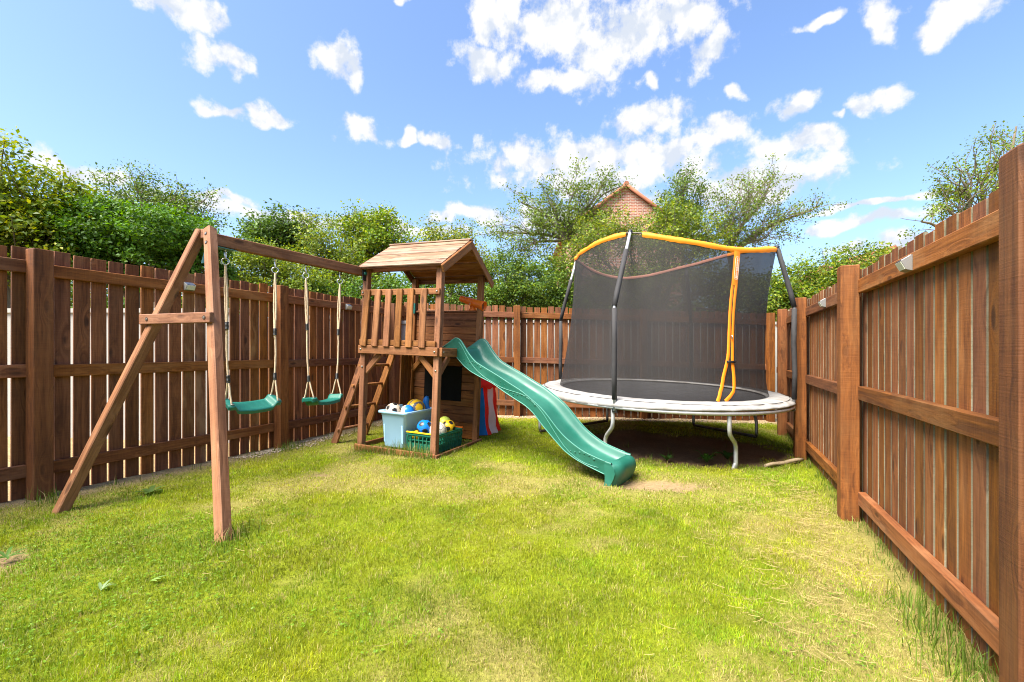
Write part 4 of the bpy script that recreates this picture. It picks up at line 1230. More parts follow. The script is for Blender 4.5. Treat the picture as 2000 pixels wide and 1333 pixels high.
def build_crate():
    t = thing('plastic_crate', 'dark green ribbed plastic crate of balls under tower', 'crate', tower_pt(-.24, .36, 0))
    TM = TT @ Matrix.Translation((-.225, .365, .01))
    hx, hy, H = .175, .275, .20
    fl = .016
    def wall(a, b_, nm):
        b = MB()
        a = Vector(a); b_ = Vector(b_); d = (b_ - a).normalized(); o_ = Vector((d.y, -d.x, 0)); L = (b_ - a).length
        def slab(s0, s1, z0, z1, th=.010, off=0.0):
            q = []
            for s in (s0, s1):
                for z in (z0, z1):
                    for k in (0, -th): q.append(TM @ (a + d * s + o_ * (fl * z / H + k + off) + Vector((0, 0, z))))
            b.add(q, [(0, 2, 6, 4), (1, 5, 7, 3), (0, 4, 5, 1), (2, 3, 7, 6), (0, 1, 3, 2), (4, 6, 7, 5)])
        slab(0, L, 0, .09); slab(0, L, .165, H); slab(0, L, .178, .186, .006, .010); slab(0, L, .120, .130, .008, .001)
        n = max(5, int(L / .045))
        for k in range(n + 1):
            s = L * k / n
            slab(max(0, s - .006), min(L, s + .006), .09, .165, .009, .0)
            slab(max(0, s - .004), min(L, s + .004), .0, .16, .004, .008)
        b.build(nm, M['crate'], t)
    wall((-hx, -hy, 0), (hx, -hy, 0), 'side'); wall((hx, -hy, 0), (hx, hy, 0), 'side'); wall((hx, hy, 0), (-hx, hy, 0), 'side'); wall((-hx, hy, 0), (-hx, -hy, 0), 'side')
    MB().box((0, 0, .008), (hx * 2 - .02, hy * 2 - .02, .012)).build('base', M['crate'], t, TM)
    for y in (-hy - fl, hy + fl):
        MB().box((0, y, H + .007), (hx * 2 + .02, .022, .011)).build('lip', M['ball_yellow'] if y < 0 else M['toy_orange'], t, TM)
    P = lambda x, y, z: TM @ Vector((x, y, z))
    ball('football', 'shiny blue ball with black patches in green crate', P(-.045, -.155, .245), .086, 'ball_blue', 'ball_black', rot=(.5, .15, .9))
    ball('football', 'off white stitched football in the green crate', P(.092, -.10, .215), .098, 'ball_white', None, 'grey_print', rot=(.3, .5, .1))
    ball('football', 'yellow ball with black patches in green crate', P(.105, .105, .232), .078, 'ball_yellow', 'ball_black', rot=(.2, .1, .6))
    ball('small_ball', 'small plain yellow ball low in crate front corner', P(-.115, -.20, .155), .055, 'ball_yellow')
    ball('small_ball', 'plain yellow ball behind the blue one in crate', P(-.03, .02, .225), .075, 'ball_yellow')
    ball('small_ball', 'lime green ball at the back of the green crate', P(.0, .19, .255), .076, 'ball_lime', 'ball_white', rot=(.5, .3, 2.4), style='halves')
build_crate()

def build_telescope():
    base = tower_pt(-.105, TDp - .0, 1.613)
    t = thing('toy_telescope', 'orange plastic toy telescope on the tower wall', 'toy telescope', base)
    ax = (at(935, 589, 5.45) - at(889, 574, 5.62)).normalized()
    c = base + Vector((0, 0, .105))
    a0 = c - ax * .185; q = ax.to_track_quat('Z', 'Y').to_matrix().to_4x4()
    MB().lathe([(.0, .004), (.028, .004), (.030, 0), (.036, .0), (.040, .02), (.040, .085), (.043, .09), (.046, .10), (.046, .19), (.049, .196), (.051, .21), (.055, .33), (.060, .345), (.060, .365), (.052, .366), (.050, .33)], 20, Matrix.Translation(a0) @ q).build('barrel', M['toy_orange'], t)
    MB().lathe([(.0, .001), (.026, .001)], 16, Matrix.Translation(a0 - ax * .0) @ q).build('eyepiece', M['tent_red'], t)
    MB().lathe([(.046, 0), (.048, .008), (.040, .022), (.028, .05), (.027, .085)], 16, Matrix.Translation(base)).build('stand', M['toy_orange'], t)
    for s in (-1, 1):
        n = Vector((ax.y, -ax.x, 0)).normalized() * s
        MB().tube([c + n * .030 - Vector((0, 0, .05)), c + n * .050 - Vector((0, 0, .03)), c + n * .050], .014, 8).build('yoke', M['toy_orange'], t)
        MB().tube([c + n * .05 - Vector((0, 0, .025)), c + n * .062 - Vector((0, 0, .025))], .010, 8).build('pivot', M['bolt'], t)
build_telescope()

def build_tent():
    cx, cy = -.60, 6.25; z = g(cx, cy)
    t = thing('play_tent', 'red white and blue cloth play tent behind the tower', 'play tent', (cx, cy, z))
    cols = ['tent_blue', 'tent_red', 'tent_white', 'tent_red', 'tent_blue', 'tent_red', 'tent_white', 'tent_red']
    edges = [-130, -51, -39, -16, 4, 70, 110, 150, 230]
    for k in range(8):
        rows = []
        for zz in np.linspace(0, .66, 9):
            row = []
            for a in np.linspace(edges[k], edges[k + 1], 8):
                w_ = .012 * math.sin(R(a) * 13 + zz * 4) + .008 * math.sin(zz * 17 + a * .1)
                r = .405 - .05 * zz / .66 + w_ * (1.4 - zz)
                if zz == 0: r += .03
                row.append(Vector((cx + r * math.cos(R(a)), cy + r * math.sin(R(a)), z + zz)))
            rows.append(row)
        MB().grid(rows).build('panel', M[cols[k]], t)
    rows = []
    for a in np.linspace(0, 360, 73)[:-1]:
        s = .018 * math.sin(R(a) * 12)
        rows.append([Vector((cx + r * math.cos(R(a)), cy + r * math.sin(R(a)), z + h)) for r, h in ((.385, .60 + s), (.39, .64), (.375, .70), (.27, .84), (.14, .98), (.01, 1.08))])
    MB().grid(rows + [rows[0]]).build('roof', M['tent_red'], t)
build_tent()

# ------------------------------------------------------------------ solar lamps on the rails
def build_lamp(label, p, nrm):
    t = thing('solar_light', label, 'solar light', p, 'solar lights on fence rails')
    nrm = Vector(nrm).normalized(); z = Vector((0, 0, 1)); x = z.cross(nrm).normalized()
    TM = Matrix(((x.x, nrm.x, 0, p[0]), (x.y, nrm.y, 0, p[1]), (0, 0, 1, p[2]), (0, 0, 0, 1)))
    w, d, h = .042, .046, .040
    # wedge case: sloping top with the cell, slanted lens under it
    v = [(-w, 0, -h), (w, 0, -h), (w, 0, h), (-w, 0, h), (-w, d * .55, -h * .82), (w, d * .55, -h * .82), (w, d, h * .25), (-w, d, h * .25)]
    mbc = MB().add([TM @ Vector(q) for q in v], [(0, 1, 2, 3), (0, 4, 5, 1), (4, 7, 6, 5), (3, 2, 6, 7), (0, 3, 7, 4), (1, 5, 6, 2)]); case = mbc.build('case', M['lamp_case'], t)
    def inset(a, b_, c, e, nm, mt, k=.14, o=.003):
        q = [Vector(v[i]) for i in (a, b_, c, e)]; cn = sum(q, Vector()) / 4; n = (q[1] - q[0]).cross(q[3] - q[0]).normalized()
        if n.dot(cn - Vector((0, 0, 0))) < 0: n = -n
        q2 = [TM @ (p_.lerp(cn, k * 1.2) + n * o) for p_ in q]; q3 = [TM @ (p_.lerp(cn, k) + n * .0005) for p_ in q]
        MB().add(q2 + q3, [(0, 1, 2, 3), (0, 4, 5, 1), (1, 5, 6, 2), (2, 6, 7, 3), (3, 7, 4, 0)]).build(nm, M[mt], case)
    inset(3, 2, 6, 7, 'solar_cell', 'lamp_panel'); inset(4, 7, 6, 5, 'lens', 'lamp_lens', .10)
lo = Vector((-.922, .3872, 0)); ro = Vector((.913, -.408, 0))
def on_left(px, z):
    r = (px - 1000) / F; y = -(-4.78 - .0405 / .922) / (.42 - r)
    return Vector((r * y, y, EYE + z))
def on_right(px, z):
    r = (px - 1000) / F; y = (.938 + .042 / .913) / (r - .447)
    return Vector((r * y, y, EYE + z))
build_lamp('small square solar light on left fence behind the A frame', on_left(368, .605), -lo)
build_lamp('small square solar light on left fence beside the play tower', on_left(679, .60), -lo)
build_lamp('silver solar light on nearest bay of the right fence', on_right(1776, .445), -ro)
build_lamp('silver solar light on far bay of the right fence', on_right(1611, .435), -ro)

# ------------------------------------------------------------------ houses beyond
def house(label, apex, half, depth, name='brick_house'):
    ax, ay, az = apex; slope = .74
    t = thing(name, label, 'house', (ax, ay, 0))
    ez = az - half * slope
    b = MB()
    f = [Vector((ax - half, ay, -.5)), Vector((ax + half, ay, -.5)), Vector((ax + half, ay, ez)), Vector((ax, ay, az)), Vector((ax - half, ay, ez))]
    k = [p + Vector((0, depth, 0)) for p in f]
    b.add(f + k, [(0, 1, 2, 3, 4), (9, 8, 7, 6, 5), (1, 6, 7, 2), (0, 4, 9, 5)])
    b.build('wall', M['brick'], t, Matrix.Identity(4))
    for s in (-1, 1):
        n = Vector((s * slope, 0, 1)).normalized(); e = Vector((s, 0, -slope)).normalized()
        top = Vector((ax, ay - .12, az + .04)); ln = math.hypot(half, half * slope) + .35
        rf = MB()
        rows_n = 18
        for q in range(rows_n):                   # lapped courses of tiles
            a = top + e * (ln * q / rows_n) + n * .03; c = top + e * (ln * (q + 1) / rows_n + .03) + n * .075
            d_ = Vector((0, depth + .24, 0))
            rf.add([a, c, c + d_, a + d_, a - n * .03, c - n * .06, c + d_ - n * .06, a + d_ - n * .03], [(0, 1, 2, 3), (7, 6, 5, 4), (0, 4, 5, 1), (1, 5, 6, 2), (2, 6, 7, 3)])
        rf.build('roof', M['tile'], t)
        vg = MB(); vg.tube([top - Vector((0, .03, 0)) + n * .02, top - Vector((0, .03, 0)) + e * ln + n * .02], .085, 6); vg.build('verge', M['tile'], t)
    MB().tube([Vector((ax, ay - .2, az + .12)), Vector((ax, ay + depth + .15, az + .12))], .12, 8).build('ridge', M['tile'], t)
    return t
ap = at(1222, 366, 22.0)
house('red brick house gable rising behind the hawthorn tree', (ap.x, ap.y, ap.z), 2.7, 8.0)
ap = at(1743, 489, 26.0)
house('house with red roof peak just above right fence', (ap.x, ap.y, ap.z), 3.6, 7.0)

# ------------------------------------------------------------------ trees and shrubs
def leaf_mesh(name, P, Nn, size, cols, aspect=.62, fold=.25):
    n = len(P)
    t = rng.normal(size=(n, 3)); t -= (t * Nn).sum(1, keepdims=True) * Nn; t /= np.linalg.norm(t, axis=1, keepdims=True) + 1e-9
    b = np.cross(Nn, t)
    s = size[:, None]
    v = np.empty((n, 4, 3))
    v[:, 0] = P - t * s * .5; v[:, 1] = P - b * s * aspect * .5 + Nn * s * fold * .5
    v[:, 2] = P + t * s * .5; v[:, 3] = P + b * s * aspect * .5 + Nn * s * fold * .5
    i = np.arange(n)[:, None] * 4
    tri = np.concatenate([i + np.array([[0, 1, 2]]), i + np.array([[0, 2, 3]])], 0)
    return np_mesh(name, v.reshape(-1, 3), tri, np.repeat(cols, 4, 0), M['leaf'])

def tree(name, label, cat, base, clumps, nsub, per, leaf, pal, sub_r=.18, trunk=.09, bark='bark', airy=.4, group='trees beyond the fences', spray=0.0, bias=.45, trunk_to=None, bare=0):
    """clumps: (centre, (rx,ry,rz), weight). Branches reach every sub-clump and leaves gather round them."""
    base = Vector(base)
    t = thing(name, label, cat, base, group)
    C = [Vector(c[0]) for c in clumps]; Wt = np.array([c[2] for c in clumps], float); Wt /= Wt.sum()
    zmin = min(c.z - r[2] for c, (_, r, _w) in zip(C, clumps)); cen = sum((c * w for c, w in zip(C, Wt)), Vector())
    fork = trunk_to or Vector((base.x * .4 + cen.x * .6, base.y * .4 + cen.y * .6, base.z + max(.4, (zmin - base.z) * .85)))
    tb = MB()
    def path(a, b_, n, wob, r0, r1, lift=.0):
        pts = []; ph = rng.uniform(0, 6.28, 3); L = (b_ - a).length
        for k in range(n + 1):
            f_ = k / n; e = math.sin(math.pi * f_)
            pts.append(a.lerp(b_, f_) + Vector((math.sin(f_ * 5 + ph[0]), math.sin(f_ * 4 + ph[1]), math.sin(f_ * 5 + ph[2]) * .6)) * (wob * L * e) + Vector((0, 0, lift * L * e)))
        tb.tube(pts, list(np.linspace(r0, r1, n + 1)), 6 if r0 > .02 else 4, caps=False)
        return pts
    path(base - Vector((0, 0, .1)), fork, 6, .04, trunk, trunk * .75)
    limbs = []
    for c, (_, r, _w) in zip(C, clumps):
        mid = c + Vector((0, 0, -r[2] * .25))
        limbs.append(path(fork, mid, 7, .05, trunk * .62, trunk * .2, .06))
    P = []; Nm = []; CC = []; SZ = []
    pal = np.array(pal) * np.array((1.38, 1.46, 0.95))
    for ci, (c, (_, r, _w)) in enumerate(zip(C, clumps)):
        k = max(3, int(nsub * Wt[ci]))
        d = rng.normal(size=(k, 3)); d /= np.linalg.norm(d, axis=1, keepdims=True)
        rad = rng.random((k, 1)) ** bias
        sub = np.array(c) + d * rad * np.array(r)
        for s_, dd in zip(sub, d):
            q = limbs[ci][rng.integers(3, 8)]
            end = Vector(s_) + Vector(dd) * spray * rng.random()
            if rng.random() < airy:
                br = path(q, end, 5, .07, trunk * .13, .004, .05)
            else:
                br = [q.lerp(end, f_) for f_ in np.linspace(0, 1, 6)]
            m = int(per * 2.1 * rng.uniform(.6, 1.4))
            tt = 1 - rng.random(m) ** 1.6 * (.45 if spray else .12)
            bp = np.array([list(b_) for b_ in br]); idx = tt * 5; i0 = np.minimum(idx.astype(int), 4); fr = (idx - i0)[:, None]
            pos = bp[i0] * (1 - fr) + bp[i0 + 1] * fr + np.clip(rng.normal(size=(m, 3)), -1.7, 1.7) * sub_r * .88 * np.array((1, 1, .62))
            P.append(pos)
            nn = rng.normal(size=(m, 3)) * .75 + dd * .55 + np.array((0, 0, .75)); nn /= np.linalg.norm(nn, axis=1, keepdims=True); Nm.append(nn)
            tone = pal[rng.integers(0, len(pal), m)] * rng.uniform(.75, 1.25, (m, 1))
            tone = tone * rng.uniform(.70, 1.25)
            CC.append(tone); SZ.append(leaf * .82 * rng.uniform(.6, 1.35, m))
    for _ in range(bare):                                   # dead twigs poking out
        ci = rng.integers(0, len(C)); c = C[ci]; r = clumps[ci][1]
        d = rng.normal(size=3); d[2] = abs(d[2]) + .3; d /= np.linalg.norm(d)
        path(limbs[ci][rng.integers(3, 8)], c + Vector(d * np.array(r) * rng.uniform(1.05, 1.35)), 6, .08, trunk * .12, .003, .03)
    me = tb.mesh('trunk'); me.materials.append(M[bark]); link(bpy.data.objects.new('trunk', me), t)
    me = leaf_mesh('crown', np.concatenate(P), np.concatenate(Nm), np.concatenate(SZ), np.concatenate(CC)); link(bpy.data.objects.new('crown', me), t)
    return t

def cl(px, py, Y, rpx, rpy, rd, w=None):
    c = at(px, py, Y); k = Y / F
    return (c, (rpx * k, rd, rpy * k), w if w is not None else rpx * rpy)
LIME = [(.17, .21, .022), (.13, .18, .02), (.22, .24, .03), (.10, .15, .02)]
MAPLE = [(.16, .20, .02), (.11, .16, .016), (.24, .24, .02), (.08, .125, .018)]
IVY = [(.045, .105, .014), (.06, .135, .018), (.035, .08, .013), (.085, .16, .02)]
OAK = [(.045, .085, .018), (.055, .10, .02), (.035, .07, .016), (.07, .115, .024)]
HAW = [(.075, .115, .022), (.095, .135, .026), (.06, .095, .02), (.12, .15, .03)]
HEDGE = [(.05, .095, .018), (.07, .12, .022), (.09, .14, .024), (.04, .075, .016), (.12, .15, .02)]
YEL = [(.17, .20, .02), (.12, .165, .02), (.21, .22, .025), (.085, .13, .02)]

gb = lambda px, Y: (at(px, 0, Y).x, Y, 0.0)
tree('maple_tree', 'yellow green maple with broad leaves at far left above fence', 'tree', gb(30, 6.6),
     [cl(30, 420, 6.4, 70, 75, .9), cl(85, 395, 6.7, 60, 70, .8), cl(0, 350, 6.3, 75, 55, .8), cl(60, 490, 6.5, 95, 60, .9), cl(150, 470, 6.9, 45, 70, .6), cl(-90, 430, 6.2, 80, 110, .9)],
     190, 70, .075, MAPLE, sub_r=.15, trunk=.09, airy=.6, spray=.25, bare=3)
tree('ivy_mound', 'dense dark ivy covered tree behind left fence', 'tree', gb(270, 7.4),
     [cl(225, 445, 7.1, 95, 52, .8), cl(330, 455, 7.1, 85, 52, .8), cl(270, 500, 7.2, 130, 60, .8), cl(190, 500, 7.3, 60, 60, .6), cl(390, 510, 7.4, 40, 60, .6)],
     420, 62, .066, IVY, sub_r=.11, trunk=.10, airy=.15, bias=.16)
tree('hawthorn_tree', 'scruffy hawthorn with bare twigs rising behind the ivy mound', 'tree', gb(300, 9.0),
     [cl(190, 385, 8.8, 50, 36, .6), cl(275, 370, 9.0, 42, 45, .6), cl(350, 395, 9.1, 45, 40, .6), cl(262, 350, 9.0, 18, 30, .4), cl(400, 420, 9.2, 30, 45, .5), cl(300, 430, 9.0, 120, 40, .7)],
     150, 34, .062, OAK + HAW, sub_r=.13, trunk=.08, bark='bark_light', airy=.9, spray=.25, bare=14)
tree('oak_tree', 'dark green rounded oak behind the swing beam', 'tree', gb(535, 13.5),
     [cl(500, 450, 13.3, 38, 36, .8), cl(555, 445, 13.5, 48, 34, .9), cl(590, 470, 13.6, 30, 34, .7), cl(530, 485, 13.4, 70, 32, .9)],
     170, 36, .11, OAK, sub_r=.17, trunk=.14, airy=.5, spray=.2)
tree('lime_shrub', 'yellow green shrub behind the swing ropes over left fence', 'shrub', gb(500, 8.8),
     [cl(470, 520, 8.7, 55, 40, .6), cl(550, 530, 8.8, 60, 45, .6), cl(520, 500, 8.9, 45, 30, .5), cl(440, 560, 8.6, 45, 45, .5), cl(600, 560, 8.8, 50, 40, .5)],
     190, 38, .062, LIME + HAW, sub_r=.12, trunk=.05, airy=.5, bark='bark_light', group='shrubs beyond the fences', spray=.15, bare=6)
tree('elder_shrub', 'loose yellowish shrub with pale stems right of the oak', 'shrub', gb(640, 10.2),
     [cl(625, 470, 10.0, 30, 42, .5), cl(660, 490, 10.2, 45, 40, .6), cl(640, 530, 10.1, 60, 40, .6), cl(600, 440, 10.2, 20, 22, .4), cl(690, 540, 10.2, 50, 40, .6)],
     150, 32, .068, YEL + HAW, sub_r=.14, trunk=.05, airy=.85, bark='bark_light', group='shrubs beyond the fences', spray=.25, bare=8)
tree('ash_tree', 'fresh green tree standing just left of the tower roof', 'tree', gb(720, 11.5),
     [cl(690, 440, 11.4, 38, 26, .7), cl(730, 425, 11.5, 36, 22, .7), cl(720, 475, 11.5, 60, 34, .8), cl(770, 465, 11.6, 38, 36, .7), cl(700, 510, 11.4, 60, 34, .8), cl(765, 425, 11.6, 26, 10, .4)],
     190, 34, .085, [(.09, .16, .016), (.12, .19, .02), (.07, .125, .016)] + YEL, sub_r=.17, trunk=.09, airy=.7, spray=.2, bare=5)
tree('hedge_shrub', 'dark hedge clump behind the far left fence corner', 'shrub', gb(700, 9.2),
     [cl(640, 590, 9.1, 60, 40, .5), cl(720, 580, 9.2, 70, 45, .5), cl(800, 575, 9.3, 60, 45, .5)],
     200, 40, .062, IVY + HEDGE, sub_r=.12, trunk=.05, airy=.25, bias=.3, group='shrubs beyond the fences')
tree('willow_shrub', 'feathery yellow green shrub seen above the tower roof ridge', 'shrub', gb(870, 11.8),
     [cl(850, 462, 11.7, 34, 26, .6), cl(895, 460, 11.8, 34, 26, .6), cl(870, 500, 11.8, 70, 36, .8), cl(930, 520, 11.7, 40, 40, .6)],
     150, 36, .075, YEL + [(.10, .10, .02)], sub_r=.15, trunk=.06, airy=.7, bark='bark_light', group='shrubs beyond the fences', spray=.2, bare=6)
tree('hedge_shrub', 'dense mid green hedge clump right of the play tower', 'shrub', gb(990, 9.4),
     [cl(890, 570, 9.3, 60, 40, .5), cl(985, 545, 9.4, 60, 60, .6), cl(1060, 560, 9.5, 60, 60, .6), cl(1000, 585, 9.2, 90, 32, .5), cl(1110, 585, 9.4, 45, 40, .5)],
     330, 44, .058, HEDGE, sub_r=.12, trunk=.06, airy=.3, bias=.3, group='shrubs beyond the fences')
tree('hawthorn_tree', 'tall airy hawthorn with visible trunk and drooping branches', 'tree', gb(1100, 10.6),
     [cl(1020, 480, 10.3, 70, 40, .7), cl(1140, 460, 10.6, 60, 40, .7), cl(1070, 380, 10.5, 34, 40, .6), cl(1130, 350, 10.6, 36, 34, .6), cl(1185, 345, 10.7, 36, 22, .5), cl(1150, 395, 10.6, 50, 40, .7), cl(1040, 430, 10.4, 45, 30, .6), cl(1100, 430, 10.6, 60, 40, .7),
      cl(1180, 430, 10.7, 40, 40, .6), cl(980, 450, 10.4, 36, 26, .5), cl(1215, 360, 10.8, 20, 12, .3), cl(1010, 385, 10.4, 22, 16, .3)],
     240, 30, .062, HAW, sub_r=.13, trunk=.062, airy=1.0, spray=.35, bare=12, trunk_to=at(1103, 468, 10.6), bias=.6)
tree('bramble_shrub', 'bright yellow green thicket behind the trampoline hoop', 'shrub', gb(1280, 9.8),
     [cl(1300, 425, 9.9, 45, 34, .6), cl(1385, 440, 9.9, 55, 34, .6), cl(1225, 450, 9.7, 65, 38, .6), cl(1150, 470, 9.7, 55, 45, .6), cl(1100, 520, 9.7, 50, 40, .6), cl(1290, 480, 9.8, 60, 42, .6), cl(1370, 470, 9.9, 60, 40, .6), cl(1320, 420, 10.1, 34, 40, .5), cl(1250, 550, 9.6, 90, 50, .6), cl(1400, 545, 9.7, 90, 55, .6), cl(1180, 560, 9.6, 50, 45, .5)],
     460, 40, .060, YEL + HAW, sub_r=.13, trunk=.06, airy=.5, bark='bark_light', group='shrubs beyond the fences', spray=.12, bare=6)
tree('ivy_tree', 'slim upright ivy topped tree beside the brick gable', 'tree', gb(1332, 11.0),
     [cl(1332, 365, 11.0, 34, 26, .5), cl(1340, 340, 11.0, 22, 18, .4), cl(1312, 395, 11.0, 24, 30, .4), cl(1360, 400, 11.0, 22, 30, .4), cl(1330, 420, 11.0, 40, 26, .5)],
     110, 24, .062, OAK + HAW, sub_r=.12, trunk=.06, airy=.7, spray=.22, bare=5, bias=.5)
tree('hawthorn_tree', 'wind swept hawthorn leaning right with bare outer twigs', 'tree', gb(1440, 10.4),
     [cl(1430, 410, 10.3, 50, 45, .6), cl(1470, 375, 10.4, 45, 34, .5), cl(1505, 350, 10.5, 34, 16, .4), cl(1530, 420, 10.5, 50, 30, .5), cl(1590, 405, 10.6, 45, 16, .4), cl(1420, 450, 10.2, 60, 35, .6), cl(1500, 455, 10.4, 60, 28, .5)],
     180, 20, .060, HAW + [(.10, .15, .02)], sub_r=.12, trunk=.075, bark='bark_light', airy=1.0, spray=.35, bare=40, trunk_to=at(1425, 500, 10.4), bias=.6)
tree('hedge_shrub', 'leafy hedge clump beyond the far right fence corner', 'shrub', gb(1590, 9.0),
     [cl(1545, 550, 9.0, 60, 40, .5), cl(1620, 530, 9.1, 60, 40, .5), cl(1690, 510, 9.2, 55, 30, .5), cl(1745, 505, 9.3, 30, 18, .4), cl(1560, 600, 8.9, 80, 36, .5), cl(1480, 580, 8.9, 60, 40, .5)],
     230, 40, .066, YEL + HEDGE, sub_r=.13, trunk=.05, airy=.5, bias=.35, group='shrubs beyond the fences', spray=.15, bare=4)
tree('hawthorn_tree', 'feathery hawthorn rising above the near right fence', 'tree', gb(1930, 7.0),
     [cl(1880, 340, 6.9, 40, 60, .5), cl(1930, 320, 7.0, 45, 60, .5), cl(1990, 300, 7.1, 45, 70, .5), cl(1850, 400, 6.9, 40, 34, .4), cl(1910, 390, 7.0, 60, 45, .6), cl(2050, 330, 7.1, 60, 100, .6), cl(1985, 240, 7.1, 18, 30, .3), cl(1800, 430, 6.9, 25, 14, .3)],
     160, 22, .048, [(.10, .145, .022), (.13, .17, .025), (.075, .11, .02)], sub_r=.095, trunk=.07, airy=1.0, spray=.3, bare=8, bias=.6, trunk_to=at(1915, 470, 7.0))
# a darker distant belt that closes the gaps low down
tree('far_thicket', 'distant tree belt low on the horizon beyond the garden', 'trees', gb(1000, 17),
     [cl(px, 600, 17 + random.uniform(-1, 1), 110, 60 + random.uniform(-10, 20), 1.0) for px in range(-150, 2250, 150)],
     700, 30, .20, HEDGE + OAK, sub_r=.35, trunk=.12, airy=.05, bias=.5)['kind'] = 'stuff'

# ------------------------------------------------------------------ grass, weeds, straw, gravel
def blades(x, y, h, w, cols, lean, name, label, cat, mat, z_off=0.0):
    n = len(x); z = gz(x, y) + (fbm(x, y, .5, 5) - .5) * .035 + z_off
    a = rng.uniform(0, 2 * np.pi, n); la = rng.uniform(0, 2 * np.pi, n); ll = np.abs(rng.normal(0, 1, n)) * lean
    ll = np.minimum(ll, 1.25)
    dx, dy = np.cos(a), np.sin(a); lx, ly = np.cos(la), np.sin(la)
    v = np.empty((n, 5, 3))
    hw = w / 2
    b = np.stack([x, y, z - .006], 1); s = np.stack([dx, dy, np.zeros(n)], 1) * hw[:, None]
    c1, c2 = h * .55, h
    m = b + np.stack([lx * np.sin(ll * .6) * c1, ly * np.sin(ll * .6) * c1, np.cos(ll * .6) * c1], 1)
    tip = m + np.stack([lx * np.sin(ll * 1.5) * (c2 - c1), ly * np.sin(ll * 1.5) * (c2 - c1), np.cos(ll * 1.5) * (c2 - c1)], 1)
    v[:, 0] = b - s; v[:, 1] = b + s; v[:, 2] = m - s * .8; v[:, 3] = m + s * .8; v[:, 4] = tip
    i = np.arange(n)[:, None] * 5
    tri = np.concatenate([i + np.array([[0, 1, 3]]), i + np.array([[0, 3, 2]]), i + np.array([[2, 3, 4]])], 0)
    sh = np.array([.62, .62, .95, .95, 1.12])
    cc = np.repeat(cols, 5, 0)
    me = np_mesh(name, v.reshape(-1, 3), tri, cc, mat)
    o = link(bpy.data.objects.new(name, me)); tag(o, label, cat, kind='stuff')
    return o

def grass_cols(x, y, dry, n):
    t = rng.random(n); q = fbm(x, y, .8, 41); p = vnoise(x, y, 2.4, 77)
    base = np.where((t < .55)[:, None], np.array((.265, .345, .006)), np.where((t < .8)[:, None], np.array((.165, .270, .006)), np.array((.36, .39, .012))))
    hq = sstep(.40, .62, fbm(x, y, .42, 51))[:, None]; hy = sstep(.45, .66, fbm(x, y, .9, 57))[:, None]
    base = base * (1 - .55 * hq) + np.array((.125, .245, .007)) * .55 * hq
    base = base * (1 - .45 * hy) + np.array((.40, .39, .014)) * .45 * hy
    base = base * (.60 + .80 * q)[:, None] * (.84 + .32 * p)[:, None] * (.50 + 1.0 * (.6 * vnoise(x, y, .055, 101) + .4 * vnoise(x, y, .13, 102)))[:, None] * rng.uniform(.62, 1.36, (n, 1)) * .98
    lush = sstep(1.0, .3, np.hypot((x + 2.1) / .9, (y - 2.6) / .5)) + sstep(1.2, .3, np.hypot((x + 1.9) / .8, (y - 1.9) / .45)) * .7
    base = base * (1 - .35 * np.clip(lush, 0, 1))[:, None] + np.array((.05, .135, .012)) * (.45 * np.clip(lush, 0, 1))[:, None]
    straw = np.array((.50, .39, .17)) * rng.uniform(.7, 1.2, (n, 1))
    k = (rng.random(n) < .04 + .30 * sstep(.62, .85, vnoise(x, y, .045, 103)) + dry * .62)[:, None]
    mixk = np.where(k, rng.uniform(.55, 1, (n, 1)), rng.uniform(0, .12, (n, 1)))
    return base * (1 - mixk) + straw * mixk

